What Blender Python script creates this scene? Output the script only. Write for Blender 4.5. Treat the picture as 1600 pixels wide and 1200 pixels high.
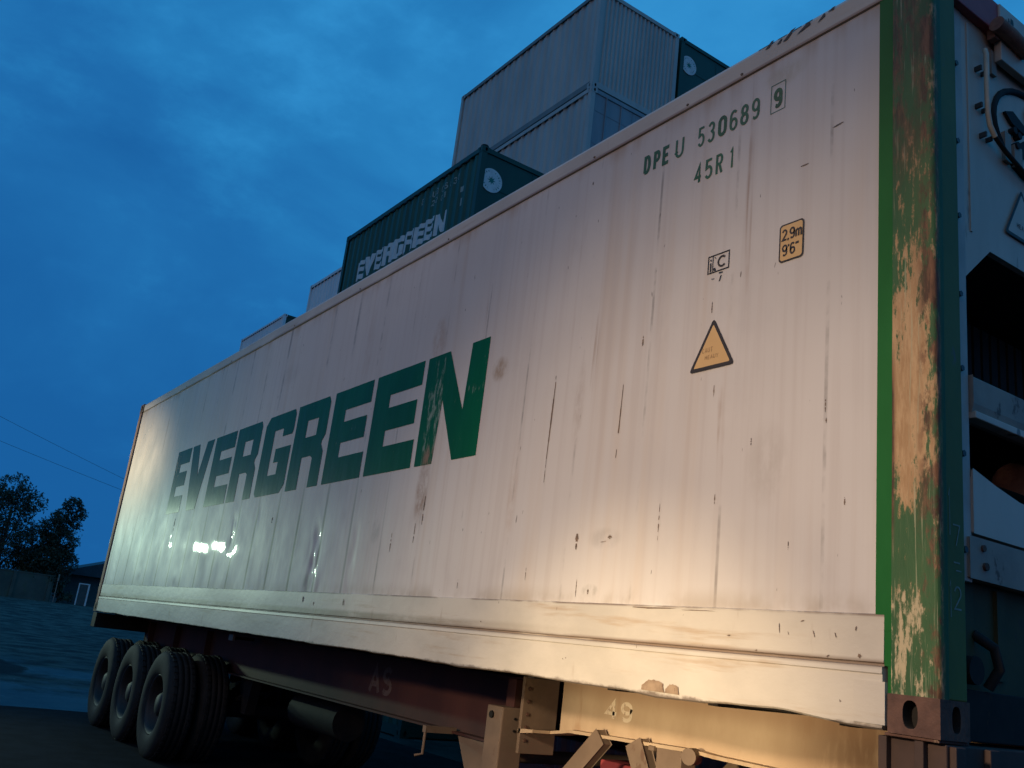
import bpy, math, random
from mathutils import Vector, noise
random.seed(7)
R = math.radians
for o in list(bpy.data.objects):
    bpy.data.objects.remove(o)
scene = bpy.context.scene
col = scene.collection

Z0 = 1.38                      # height of the container floor above the yard
# ------------------------------------------------------------------ camera
cam_d = bpy.data.cameras.new('camera')
cam_d.sensor_width = 36.0
cam_d.lens = 32.66
cam_d.clip_start = 0.05
cam_d.clip_end = 6000
cam = bpy.data.objects.new('camera', cam_d)
col.objects.link(cam)
_yaw, _pit, _rol = 0.992224174, 0.281310848, 0.121140948
_f = Vector((-math.sin(_yaw)*math.cos(_pit), math.cos(_yaw)*math.cos(_pit), math.sin(_pit)))
_r = Vector((math.cos(_yaw), math.sin(_yaw), 0))
_u = _r.cross(_f)
_r2 = math.cos(_rol)*_r + math.sin(_rol)*_u
_u2 = -math.sin(_rol)*_r + math.cos(_rol)*_u
from mathutils import Matrix
_m = Matrix((( _r2.x, _u2.x, -_f.x, 1.684), (_r2.y, _u2.y, -_f.y, -2.780), (_r2.z, _u2.z, -_f.z, Z0+0.096), (0, 0, 0, 1)))
cam.matrix_world = _m
scene.camera = cam

# ------------------------------------------------------------------ colour management
scene.view_settings.view_transform = 'Standard'
scene.view_settings.look = 'None'
scene.view_settings.exposure = 0.0
scene.view_settings.gamma = 1.0

# ------------------------------------------------------------------ dusk sky
world = bpy.data.worlds.new('World')
scene.world = world
world.use_nodes = True
wt = world.node_tree
for n in list(wt.nodes):
    wt.nodes.remove(n)
def wn(t, **kw):
    n = wt.nodes.new(t)
    for k, v in kw.items():
        setattr(n, k, v)
    return n
w_out = wn('ShaderNodeOutputWorld')
w_bg = wn('ShaderNodeBackground')
w_bg.inputs['Strength'].default_value = 1.0
wt.links.new(w_bg.outputs[0], w_out.inputs[0])
SUN_EL, SUN_AZ = 2.0, 150.0     # the last light, low behind the photographer
w_sky = wn('ShaderNodeTexSky', sky_type='NISHITA', sun_disc=False)
w_sky.sun_elevation = R(SUN_EL)
w_sky.sun_rotation = R(SUN_AZ)
w_sky.air_density = 1.0
w_sky.dust_density = 1.5
w_co = wn('ShaderNodeTexCoord')
w_sep = wn('ShaderNodeSeparateXYZ')
wt.links.new(w_co.outputs['Generated'], w_sep.inputs[0])
w_map = wn('ShaderNodeMapping')
w_map.inputs['Scale'].default_value = (1.0, 1.0, 1.9)
w_map.inputs['Location'].default_value = (1.15, 0.7, 0.35)
w_map.inputs['Rotation'].default_value = (R(8), R(10), 0)
wt.links.new(w_co.outputs['Generated'], w_map.inputs[0])
w_no = wn('ShaderNodeTexNoise')
w_no.inputs['Scale'].default_value = 2.3
w_no.inputs['Detail'].default_value = 7
w_no.inputs['Roughness'].default_value = 0.55
w_no.inputs['Distortion'].default_value = 0.5
wt.links.new(w_map.outputs[0], w_no.inputs[0])
w_ramp = wn('ShaderNodeValToRGB')
e = w_ramp.color_ramp.elements
e[0].position = 0.0;  e[0].color = (0.0092, 0.100, 0.310, 1)
e[1].position = 1.0;  e[1].color = (0.0420, 0.315, 0.670, 1)
for _p, _c in ((0.36, (0.0098, 0.114, 0.350, 1)), (0.50, (0.0138, 0.148, 0.412, 1)), (0.60, (0.0188, 0.195, 0.485, 1)), (0.72, (0.0290, 0.258, 0.590, 1))):
    _e = e.new(_p); _e.color = _c
# cloud value plus a rise with height
w_a1 = wn('ShaderNodeMath', operation='MULTIPLY_ADD')
w_a1.inputs[1].default_value = 0.60
w_a1.inputs[2].default_value = -0.03
wt.links.new(w_no.outputs['Fac'], w_a1.inputs[0])
w_n2 = wn('ShaderNodeTexNoise')
w_n2.inputs['Scale'].default_value = 5.5
w_n2.inputs['Detail'].default_value = 8
w_n2.inputs['Roughness'].default_value = 0.6
wt.links.new(w_map.outputs[0], w_n2.inputs[0])
w_w2 = wn('ShaderNodeMapRange', interpolation_type='SMOOTHSTEP')
w_w2.inputs[1].default_value = 0.44; w_w2.inputs[2].default_value = 0.80
w_w2.inputs[3].default_value = -0.02; w_w2.inputs[4].default_value = 0.15
wt.links.new(w_n2.outputs['Fac'], w_w2.inputs[0])
w_s2 = wn('ShaderNodeMath', operation='ADD')
wt.links.new(w_a1.outputs[0], w_s2.inputs[0]); wt.links.new(w_w2.outputs[0], w_s2.inputs[1])
w_a2 = wn('ShaderNodeMath', operation='MULTIPLY_ADD')
w_a2.inputs[1].default_value = 0.62
wt.links.new(w_sep.outputs['Z'], w_a2.inputs[0])
wt.links.new(w_s2.outputs[0], w_a2.inputs[2])
wt.links.new(w_a2.outputs[0], w_ramp.inputs[0])
w_sc = wn('ShaderNodeMixRGB', blend_type='MULTIPLY')
w_sc.inputs[0].default_value = 1.0
w_sc.inputs[2].default_value = (0.028, 0.032, 0.030, 1)
wt.links.new(w_sky.outputs[0], w_sc.inputs[1])
# the afterglow only fills the half of the sky behind the photographer
w_gl = wn('ShaderNodeMapRange', interpolation_type='SMOOTHSTEP')
w_gl.inputs[1].default_value = 0.05; w_gl.inputs[2].default_value = -0.75
w_gx = wn('ShaderNodeMath', operation='MULTIPLY_ADD')
w_gx.inputs[1].default_value = -0.55
w_gy = wn('ShaderNodeMath', operation='MULTIPLY')
w_gy.inputs[1].default_value = 0.85
wt.links.new(w_sep.outputs['Y'], w_gy.inputs[0])
wt.links.new(w_sep.outputs['X'], w_gx.inputs[0])
wt.links.new(w_gy.outputs[0], w_gx.inputs[2])
wt.links.new(w_gx.outputs[0], w_gl.inputs[0])
w_gm = wn('ShaderNodeMixRGB', blend_type='MULTIPLY')
w_gm.inputs[0].default_value = 1.0
wt.links.new(w_sc.outputs[0], w_gm.inputs[1])
wt.links.new(w_gl.outputs[0], w_gm.inputs[2])
w_add = wn('ShaderNodeMixRGB', blend_type='ADD')
w_add.inputs[0].default_value = 1.0
w_dk = wn('ShaderNodeMath', operation='MULTIPLY_ADD')
w_dk.inputs[1].default_value = -0.22; w_dk.inputs[2].default_value = 1.0
wt.links.new(w_gl.outputs[0], w_dk.inputs[0])
w_dm = wn('ShaderNodeMixRGB', blend_type='MULTIPLY')
w_dm.inputs[0].default_value = 1.0
wt.links.new(w_ramp.outputs[0], w_dm.inputs[1])
wt.links.new(w_dk.outputs[0], w_dm.inputs[2])
wt.links.new(w_dm.outputs[0], w_add.inputs[1])
wt.links.new(w_gm.outputs[0], w_add.inputs[2])
wt.links.new(w_add.outputs[0], w_bg.inputs['Color'])

# ------------------------------------------------------------------ lamps
sun_d = bpy.data.lights.new('sun', 'SUN')
sun_d.energy = 0.03
sun_d.angle = R(20)
sun_d.color = (1.0, 0.86, 0.72)
sun = bpy.data.objects.new('sun', sun_d)
col.objects.link(sun)
_az = R(SUN_AZ)
_sd = Vector((math.sin(_az)*math.cos(R(SUN_EL+6)), math.cos(_az)*math.cos(R(SUN_EL+6)), math.sin(R(SUN_EL+6))))
sun.rotation_euler = (-_sd).to_track_quat('-Z', 'Y').to_euler()

def spot(name, loc, aim, watts, colour, size, blend, radius):
    d = bpy.data.lights.new(name, 'SPOT')
    d.energy = watts; d.color = colour
    d.spot_size = R(size); d.spot_blend = blend
    d.shadow_soft_size = radius
    o = bpy.data.objects.new(name, d)
    col.objects.link(o)
    o.location = loc
    o.rotation_euler = (Vector(aim)-Vector(loc)).to_track_quat('-Z', 'Y').to_euler()
    return o
# headlamp of a waiting lorry, low, on the gooseneck end of the trailer
spot('lorry_headlamp', (0.2, -6.5, Z0-0.30), (-1.50, 0.3, Z0-0.46), 2450, (1.0, 0.76, 0.46), 24, 1.0, 0.08)
# work lamp on the same side, spilling up the container wall
spot('work_lamp', (0.0, -7.0, Z0+2.0), (-1.12, 0.0, Z0-0.95), 1820, (1.0, 0.74, 0.50), 60, 1.0, 0.25)
spot('yard_floodlight', (-3.5, -7.5, Z0+6.5), (-3.2, 0.0, Z0+1.6), 430, (1.0, 0.56, 0.22), 88, 1.0, 0.25)
# lamps of a reach stacker standing past the tail of the trailer
spot('stacker_lamp', (-17.9, -2.9, Z0+1.45), (-9.5, 0.0, Z0+0.85), 330, (0.72, 1.0, 0.74), 52, 1.0, 0.085)
spot('stacker_lamp', (-16.5, -2.9, Z0+1.45), (-8.5, 0.0, Z0+0.85), 330, (0.72, 1.0, 0.74), 52, 1.0, 0.085)
spot('stacker_mast_lamp', (-17.6, -3.4, Z0+2.9), (-12.35, 0.0, Z0+2.1), 1000, (1.0, 0.76, 0.45), 20, 1.0, 0.12)

# ------------------------------------------------------------------ mesh helpers
class MB:
    """collects polygons of one part and links them as ONE mesh object"""
    def __init__(s):
        s.v = []; s.f = []; s.m = []; s.sm = []
    def poly(s, pts, mat=0, smooth=False):
        b = len(s.v)
        s.v += [tuple(p) for p in pts]
        s.f.append(tuple(range(b, b+len(pts)))); s.m.append(mat); s.sm.append(smooth)
    def mesh(s, verts, faces, mat=0, smooth=False):
        b = len(s.v)
        s.v += [tuple(p) for p in verts]
        for f in faces:
            s.f.append(tuple(b+i for i in f)); s.m.append(mat); s.sm.append(smooth)
    def box(s, x0, x1, y0, y1, z0, z1, mat=0):
        v = [(x0,y0,z0),(x1,y0,z0),(x1,y1,z0),(x0,y1,z0),(x0,y0,z1),(x1,y0,z1),(x1,y1,z1),(x0,y1,z1)]
        s.mesh(v, [(0,3,2,1),(4,5,6,7),(0,1,5,4),(1,2,6,5),(2,3,7,6),(3,0,4,7)], mat)
    def prism(s, pts, axis, a0, a1, mat=0):
        """closed 2D outline pts extruded along an axis; for 'y' pts are (x,z), 'x' (y,z), 'z' (x,y)"""
        def P(p, a):
            return {'y': (p[0], a, p[1]), 'x': (a, p[0], p[1]), 'z': (p[0], p[1], a)}[axis]
        n = len(pts)
        v = [P(p, a0) for p in pts] + [P(p, a1) for p in pts]
        f = [tuple(range(n)), tuple(range(2*n-1, n-1, -1))] + [(i, (i+1) % n, n+(i+1) % n, n+i) for i in range(n)]
        s.mesh(v, f, mat)
    def tube(s, path, r, n=10, mat=0, cap=True, smooth=True):
        path = [Vector(p) for p in path]
        v = []; rings = []
        up = None
        for i, p in enumerate(path):
            d = (path[min(i+1, len(path)-1)] - path[max(i-1, 0)]).normalized()
            if up is None:
                a = Vector((0,0,1)) if abs(d.z) < 0.9 else Vector((1,0,0))
                up = (a - d*a.dot(d)).normalized()
            else:
                up = (up - d*up.dot(d)).normalized()
            b = d.cross(up)
            rr = r[i] if isinstance(r, (list, tuple)) else r
            rings.append(len(v))
            for k in range(n):
                t = 2*math.pi*k/n
                v.append(p + up*rr*math.cos(t) + b*rr*math.sin(t))
        f = []
        for i in range(len(path)-1):
            for k in range(n):
                f.append((rings[i]+k, rings[i]+(k+1) % n, rings[i+1]+(k+1) % n, rings[i+1]+k))
        s.mesh(v, f, mat, smooth)
        if cap:
            s.poly([v[k] for k in range(n-1, -1, -1)], mat)
            s.poly([v[rings[-1]+k] for k in range(n)], mat)
    def lathe_y(s, prof, cx, cz, n=40, mat=0, smooth=True):
        """profile of (radius, y) turned about an axle along y through (cx, cz)"""
        v = []; m = len(prof)
        for k in range(n):
            t = 2*math.pi*k/n
            for r, y in prof:
                v.append((cx + r*math.cos(t), y, cz + r*math.sin(t)))
        f = []
        for k in range(n):
            for i in range(m-1):
                a = k*m+i; b = ((k+1) % n)*m+i
                f.append((a, b, b+1, a+1))
        s.mesh(v, f, mat, smooth)
    def holed(s, P, w, h, cx, cy, rx, ry, depth, mat=0, hmat=0, n=24, pw=2.6):
        """rectangle 0..w x 0..h with a rounded hole and a recess; P(u, v, d) maps to 3D (d inward)"""
        outer = []; inner = []
        for k in range(n):
            t = 2*math.pi*(k+0.5)/n
            c, q = math.cos(t), math.sin(t)
            inner.append((cx + rx*math.copysign(abs(c)**(2/pw), c), cy + ry*math.copysign(abs(q)**(2/pw), q)))
            kx = (w-cx)/c if c > 0 else -cx/c
            ky = (h-cy)/q if q > 0 else -cy/q
            kk = min(kx, ky)
            outer.append((cx + c*kk, cy + q*kk))
        corners = [(w, h), (0, h), (0, 0), (w, 0)]
        for cor in corners:          # snap the nearest outer point to each corner
            i = min(range(n), key=lambda j: (outer[j][0]-cor[0])**2 + (outer[j][1]-cor[1])**2)
            outer[i] = cor
        v = [P(a, b, 0) for a, b in outer] + [P(a, b, 0) for a, b in inner] + [P(a, b, depth) for a, b in inner]
        f = [(i, (i+1) % n, n+(i+1) % n, n+i) for i in range(n)]
        s.mesh(v, f, mat)
        f2 = [(n+i, n+(i+1) % n, 2*n+(i+1) % n, 2*n+i) for i in range(n)] + [tuple(range(2*n, 3*n))]
        s.mesh(v, f2, hmat)
    def build(s, name, mats, parent=None, bevel=0.0, loc=None):
        me = bpy.data.meshes.new(name)
        me.from_pydata(s.v, [], s.f)
        if not isinstance(mats, (list, tuple)):
            mats = [mats]
        for m in mats:
            me.materials.append(m)
        for p, mi, sm in zip(me.polygons, s.m, s.sm):
            p.material_index = mi; p.use_smooth = sm
        me.update()
        o = bpy.data.objects.new(name, me)
        col.objects.link(o)
        if parent:
            o.parent = parent
        if loc is not None:
            o.location = loc
        if bevel:
            b = o.modifiers.new('edge', 'BEVEL')
            b.width = bevel; b.segments = 2; b.limit_method = 'ANGLE'; b.angle_limit = R(40)
        return o

def tag(o, label=None, cat=None, group=None, kind=None):
    if label: o['label'] = label
    if cat: o['category'] = cat
    if group: o['group'] = group
    if kind: o['kind'] = kind
    return o
def thing(name, label, cat, loc=(0,0,0), group=None):
    o = bpy.data.objects.new(name, None)
    col.objects.link(o)
    o.location = loc
    o.empty_display_size = 0.3
    return tag(o, label, cat, group)
def copy_tree(o, parent=None):
    c = o.copy(); col.objects.link(c); c.parent = parent
    for ch in [q for q in bpy.data.objects if q.parent == o]:
        copy_tree(ch, c)
    return c

def clip(poly, ax, lo, hi):
    """convex polygon of 2D points cut to lo..hi along axis ax"""
    def half(ps, val, sign):
        out = []
        for i in range(len(ps)):
            a, b = ps[i], ps[(i+1) % len(ps)]
            da, db = sign*(a[ax]-val), sign*(b[ax]-val)
            if da >= 0: out.append(a)
            if (da > 0 and db < 0) or (da < 0 and db > 0):
                t = da/(da-db)
                out.append((a[0]+(b[0]-a[0])*t, a[1]+(b[1]-a[1])*t))
        return out
    p = half(poly, lo, 1)
    if len(p) >= 3: p = half(p, hi, -1)
    return p if len(p) >= 3 else None

# ------------------------------------------------------------------ material helpers
class NT:
    def __init__(s, name):
        s.mat = bpy.data.materials.new(name)
        s.mat.use_nodes = True
        s.t = s.mat.node_tree
        s.b = s.t.nodes['Principled BSDF']
        s.co = s.t.nodes.new('ShaderNodeTexCoord').outputs['Object']
    def n(s, t, **kw):
        q = s.t.nodes.new(t)
        for k, v in kw.items(): setattr(q, k, v)
        return q
    def link(s, a, b): s.t.links.new(a, b)
    def _in(s, sock, v):
        if isinstance(v, bpy.types.NodeSocket): s.link(v, sock)
        else: sock.default_value = v
    def math(s, op, a, b=0.0, c=0.0, clamp=False):
        q = s.n('ShaderNodeMath', operation=op, use_clamp=clamp)
        s._in(q.inputs[0], a); s._in(q.inputs[1], b); s._in(q.inputs[2], c)
        return q.outputs[0]
    def mapping(s, scale=(1,1,1), loc=(0,0,0)):
        q = s.n('ShaderNodeMapping')
        q.inputs['Scale'].default_value = scale; q.inputs['Location'].default_value = loc
        s.link(s.co, q.inputs[0])
        return q.outputs[0]
    def noise(s, scale, detail=5, rough=0.55, stretch=(1,1,1), loc=(0,0,0), dist=0.0):
        q = s.n('ShaderNodeTexNoise')
        q.inputs['Scale'].default_value = scale; q.inputs['Detail'].default_value = detail
        q.inputs['Roughness'].default_value = rough; q.inputs['Distortion'].default_value = dist
        s.link(s.mapping(stretch, loc), q.inputs[0])
        return q.outputs['Fac']
    def ss(s, v, lo, hi):
        q = s.n('ShaderNodeMapRange', interpolation_type='SMOOTHSTEP')
        s._in(q.inputs[0], v); q.inputs[1].default_value = lo; q.inputs[2].default_value = hi
        return q.outputs[0]
    def mix(s, f, a, b):
        q = s.n('ShaderNodeMixRGB')
        s._in(q.inputs[0], f)
        for sock, v in ((q.inputs[1], a), (q.inputs[2], b)):
            if isinstance(v, bpy.types.NodeSocket): s.link(v, sock)
            else: sock.default_value = (*v, 1) if len(v) == 3 else v
        return q.outputs[0]
    def xyz(s):
        q = s.n('ShaderNodeSeparateXYZ'); s.link(s.co, q.inputs[0])
        return q.outputs
    def blob(s, X, Z, x, z, rx, rz):
        a = s.math('MULTIPLY', s.math('SUBTRACT', X, x), 1/rx)
        b = s.math('MULTIPLY', s.math('SUBTRACT', Z, z), 1/rz)
        d = s.math('ADD', s.math('MULTIPLY', a, a), s.math('MULTIPLY', b, b))
        return s.ss(d, 1.0, 0.0)
    def bump(s, h, strength, dist=0.01):
        q = s.n('ShaderNodeBump')
        q.inputs['Strength'].default_value = strength; q.inputs['Distance'].default_value = dist
        s.link(h, q.inputs['Height'])
        s.link(q.outputs[0], s.b.inputs['Normal'])
    def out(s, colour, rough=0.6, metal=0.0, coat=0.0, coat_rough=0.1, spec=0.5):
        s._in(s.b.inputs['Base Color'], colour if isinstance(colour, bpy.types.NodeSocket) else (*colour, 1))
        s._in(s.b.inputs['Roughness'], rough)
        s.b.inputs['Metallic'].default_value = metal
        s.b.inputs['Coat Weight'].default_value = coat
        s.b.inputs['Coat Roughness'].default_value = coat_rough
        s.b.inputs['Specular IOR Level'].default_value = spec
        return s.mat

WHITE = (0.60, 0.575, 0.545)
SEAM0, SEAMP = -11.95, 0.5
def m_wall():
    m = NT('reefer_white_sheet')
    X, Y, Z = m.xyz()
    big = m.noise(0.8, 3, 0.5)
    cloud = m.noise(2.6, 5, 0.6, (1, 1, 0.7), (3, 0, 1))
    c = m.mix(m.ss(big, 0.3, 0.7), (0.535, 0.500, 0.470), (0.600, 0.565, 0.530))
    c = m.mix(m.math('MULTIPLY', m.ss(cloud, 0.52, 0.75), 0.35), c, (0.46, 0.43, 0.415))
    # broad faint vertical washes
    wash = m.noise(3.2, 4, 0.6, (1.0, 1, 0.06), (7, 0, 2))
    c = m.mix(m.math('MULTIPLY', m.ss(wash, 0.52, 0.72), 0.40), c, (0.50, 0.39, 0.29))
    # thin rust runs
    run = m.noise(11.0, 3, 0.6, (1.0, 1, 0.035), (1, 0, 5))
    brk = m.noise(2.0, 4, 0.6, (1, 1, 0.8), (9, 0, 3))
    rr = m.math('MULTIPLY', m.ss(run, 0.62, 0.72), m.ss(brk, 0.48, 0.66))
    c = m.mix(m.math('MULTIPLY', rr, 0.62), c, (0.27, 0.155, 0.085))
    # grime held in the sheet joints
    u = m.math('FRACT', m.math('MULTIPLY', m.math('SUBTRACT', X, SEAM0), 1/SEAMP))
    d = m.math('MULTIPLY', m.math('ABSOLUTE', m.math('SUBTRACT', m.math('FRACT', m.math('ADD', u, 0.5)), 0.5)), SEAMP)
    lowz = m.ss(Z, 1.45, 0.8)
    left = m.ss(X, -3.4, -5.2)
    line = m.ss(m.math('DIVIDE', d, m.math('MULTIPLY_ADD', left, 1.5, 1.0)), 0.011, 0.004)
    gate = m.noise(1.7, 5, 0.7, (1.3, 1, 0.9), (4, 0, 8))
    g = m.math('MULTIPLY', line, m.math('MAXIMUM', m.math('MULTIPLY', lowz, left), m.math('MULTIPLY', m.ss(gate, 0.46, 0.66), 0.6)))
    c = m.mix(m.math('MULTIPLY', g, 0.85), c, (0.085, 0.075, 0.062))
    # soft stains with a place of their own
    stains = [(-3.48, 1.02, 0.10, 0.26, (0.24, 0.12, 0.06), 0.8), (-3.53, 2.05, 0.12, 0.20, (0.38, 0.25, 0.16), 0.55),
              (-2.74, 1.69, 0.10, 0.09, (0.31, 0.22, 0.14), 0.9), (-1.66, 0.66, 0.14, 0.06, (0.36, 0.33, 0.30), 0.5),
              (-1.73, 0.42, 0.07, 0.035, (0.26, 0.24, 0.2), 0.8), (-0.72, 0.92, 0.13, 0.2, (0.45, 0.41, 0.37), 0.6),
              (-0.70, 2.68, 0.14, 0.07, (0.40, 0.33, 0.2), 0.5), (-4.05, 0.78, 0.09, 0.10, (0.20, 0.19, 0.18), 0.5),
              (-5.08, 0.42, 0.09, 0.12, (0.10, 0.08, 0.07), 0.6), (-1.95, 1.35, 0.05, 0.30, (0.38, 0.31, 0.26), 0.5),
              (-7.05, 0.80, 0.045, 0.22, (0.10, 0.085, 0.07), 0.75), (-2.46, 0.95, 0.05, 0.35, (0.42, 0.30, 0.22), 0.45),
              (-4.65, 2.20, 0.10, 0.4, (0.45, 0.36, 0.30), 0.45), (-6.3, 2.3, 0.3, 0.12, (0.42, 0.38, 0.34), 0.45)]
    ed = m.noise(16, 5, 0.7, (1, 1, 0.5), (2, 0, 2))
    for x, z, rx, rz, cc, k in stains:
        f = m.math('MULTIPLY', m.blob(X, Z, x, z, rx, rz), m.ss(ed, 0.28, 0.66))
        c = m.mix(m.math('MULTIPLY', f, k), c, cc)
    fine_v = m.noise(20.0, 3, 0.6, (1.0, 1, 0.022), (3, 0, 9))
    c = m.mix(m.math('MULTIPLY', m.ss(fine_v, 0.45, 0.70), 0.20), c, (0.40, 0.33, 0.29))
    # specks and little dark nicks
    nick = m.noise(34, 2, 0.5, (1.0, 1, 0.28), (5, 0, 6))
    c = m.mix(m.math('MULTIPLY', m.ss(nick, 0.755, 0.79), 0.75), c, (0.09, 0.07, 0.055))
    # rusty line under the roof rail and dirt above the kick strip
    edge = m.math('MULTIPLY', m.ss(Z, 2.66, 2.775), m.ss(wash, 0.44, 0.66))
    c = m.mix(m.math('MULTIPLY', edge, 0.55), c, (0.37, 0.25, 0.15))
    foot = m.math('MULTIPLY', m.ss(Z, 0.46, 0.365), m.ss(gate, 0.42, 0.62))
    c = m.mix(m.math('MULTIPLY', foot, 0.5), c, (0.33, 0.27, 0.20))
    rip = m.noise(5.0, 3, 0.5, (1, 1, 0.35), (8, 0, 8))
    fine = m.noise(60, 3, 0.5, (1, 1, 0.5))
    h = m.math('ADD', m.math('MULTIPLY', rip, 1.0), m.math('MULTIPLY', fine, 0.06))
    m.bump(h, 0.35, 0.012)
    return m.out(c, m.math('MULTIPLY_ADD', cloud, 0.25, 0.38), coat=0.10, coat_rough=0.035, spec=0.22)

def m_rail(name='reefer_rail_paint', base=(0.53, 0.485, 0.41)):
    m = NT(name)
    X, Y, Z = m.xyz()
    a = m.noise(1.6, 5, 0.6, (1, 1, 1.6))
    c = m.mix(m.ss(a, 0.35, 0.7), base, tuple(v*0.83 for v in base))
    lng = m.noise(2.2, 5, 0.65, (0.5, 1, 7), (3, 1, 0))
    c = m.mix(m.math('MULTIPLY', m.ss(lng, 0.55, 0.72), 0.6), c, (0.36, 0.25, 0.145))
    st = m.noise(7, 4, 0.6, (1, 1, 0.25), (1, 5, 0))
    c = m.mix(m.math('MULTIPLY', m.ss(st, 0.62, 0.72), 0.55), c, (0.25, 0.15, 0.08))
    ch = m.noise(16, 4, 0.65, (1, 1, 1), (5, 0, 2))
    c = m.mix(m.math('MULTIPLY', m.ss(ch, 0.70, 0.735), 0.85), c, (0.10, 0.065, 0.045))
    bandn = m.noise(2.0, 5, 0.65, (0.8, 1, 2.5), (6, 1, 3))
    band = m.math('MULTIPLY', m.math('MULTIPLY', m.ss(m.math('ABSOLUTE', m.math('SUBTRACT', Z, 0.228)), 0.034, 0.008), m.ss(X, -1.2, -4.0)), m.ss(bandn, 0.28, 0.52))
    c = m.mix(m.math('MULTIPLY', band, 0.75), c, (0.20, 0.145, 0.085))
    ft = m.noise(9, 5, 0.7, (1, 1, 1.5), (2, 1, 3))
    foot = m.ss(m.math('MULTIPLY_ADD', ft, 0.05, Z), 0.047, 0.030)
    c = m.mix(m.math('MULTIPLY', foot, 0.8), c, (0.085, 0.052, 0.032))
    # grime packed along the groove and the foot
    gr = m.math('MULTIPLY', m.ss(m.math('ABSOLUTE', m.math('SUBTRACT', Z, 0.205)), 0.020, 0.002), m.ss(lng, 0.30, 0.5))
    c = m.mix(m.math('MULTIPLY', gr, 0.85), c, (0.16, 0.10, 0.06))
    tp = m.math('MULTIPLY', m.ss(m.math('ABSOLUTE', m.math('SUBTRACT', Z, 0.362)), 0.010, 0.001), m.ss(a, 0.42, 0.55))
    c = m.mix(m.math('MULTIPLY', tp, 0.8), c, (0.15, 0.10, 0.07))
    rail_top = m.math('MULTIPLY', m.ss(m.math('ABSOLUTE', m.math('SUBTRACT', Z, 2.782)), 0.016, 0.002), m.ss(a, 0.3, 0.5))
    c = m.mix(m.math('MULTIPLY', rail_top, 0.8), c, (0.20, 0.10, 0.055))
    m.bump(m.noise(8, 4, 0.6, (1, 1, 1.5)), 0.25, 0.01)
    return m.out(c, 0.5, coat=0.15, coat_rough=0.25)

def m_flat(name, c1, c2, rough=0.6, scale=6, metal=0.0, rust=None, rthr=0.66, stretch=(1,1,1), bump=0.2, coat=0.0, spec=0.5):
    m = NT(name)
    a = m.noise(scale, 5, 0.6, stretch)
    c = m.mix(m.ss(a, 0.3, 0.7), c1, c2)
    if rust:
        b = m.noise(scale*2.3, 5, 0.65, (stretch[0], stretch[1], stretch[2]*0.6), (4, 4, 4))
        c = m.mix(m.math('MULTIPLY', m.ss(b, rthr, rthr+0.06), 0.9), c, rust)
    if bump:
        m.bump(m.noise(scale*5, 3, 0.6), bump, 0.004)
    return m.out(c, rough, metal, coat=coat, spec=spec)

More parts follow.
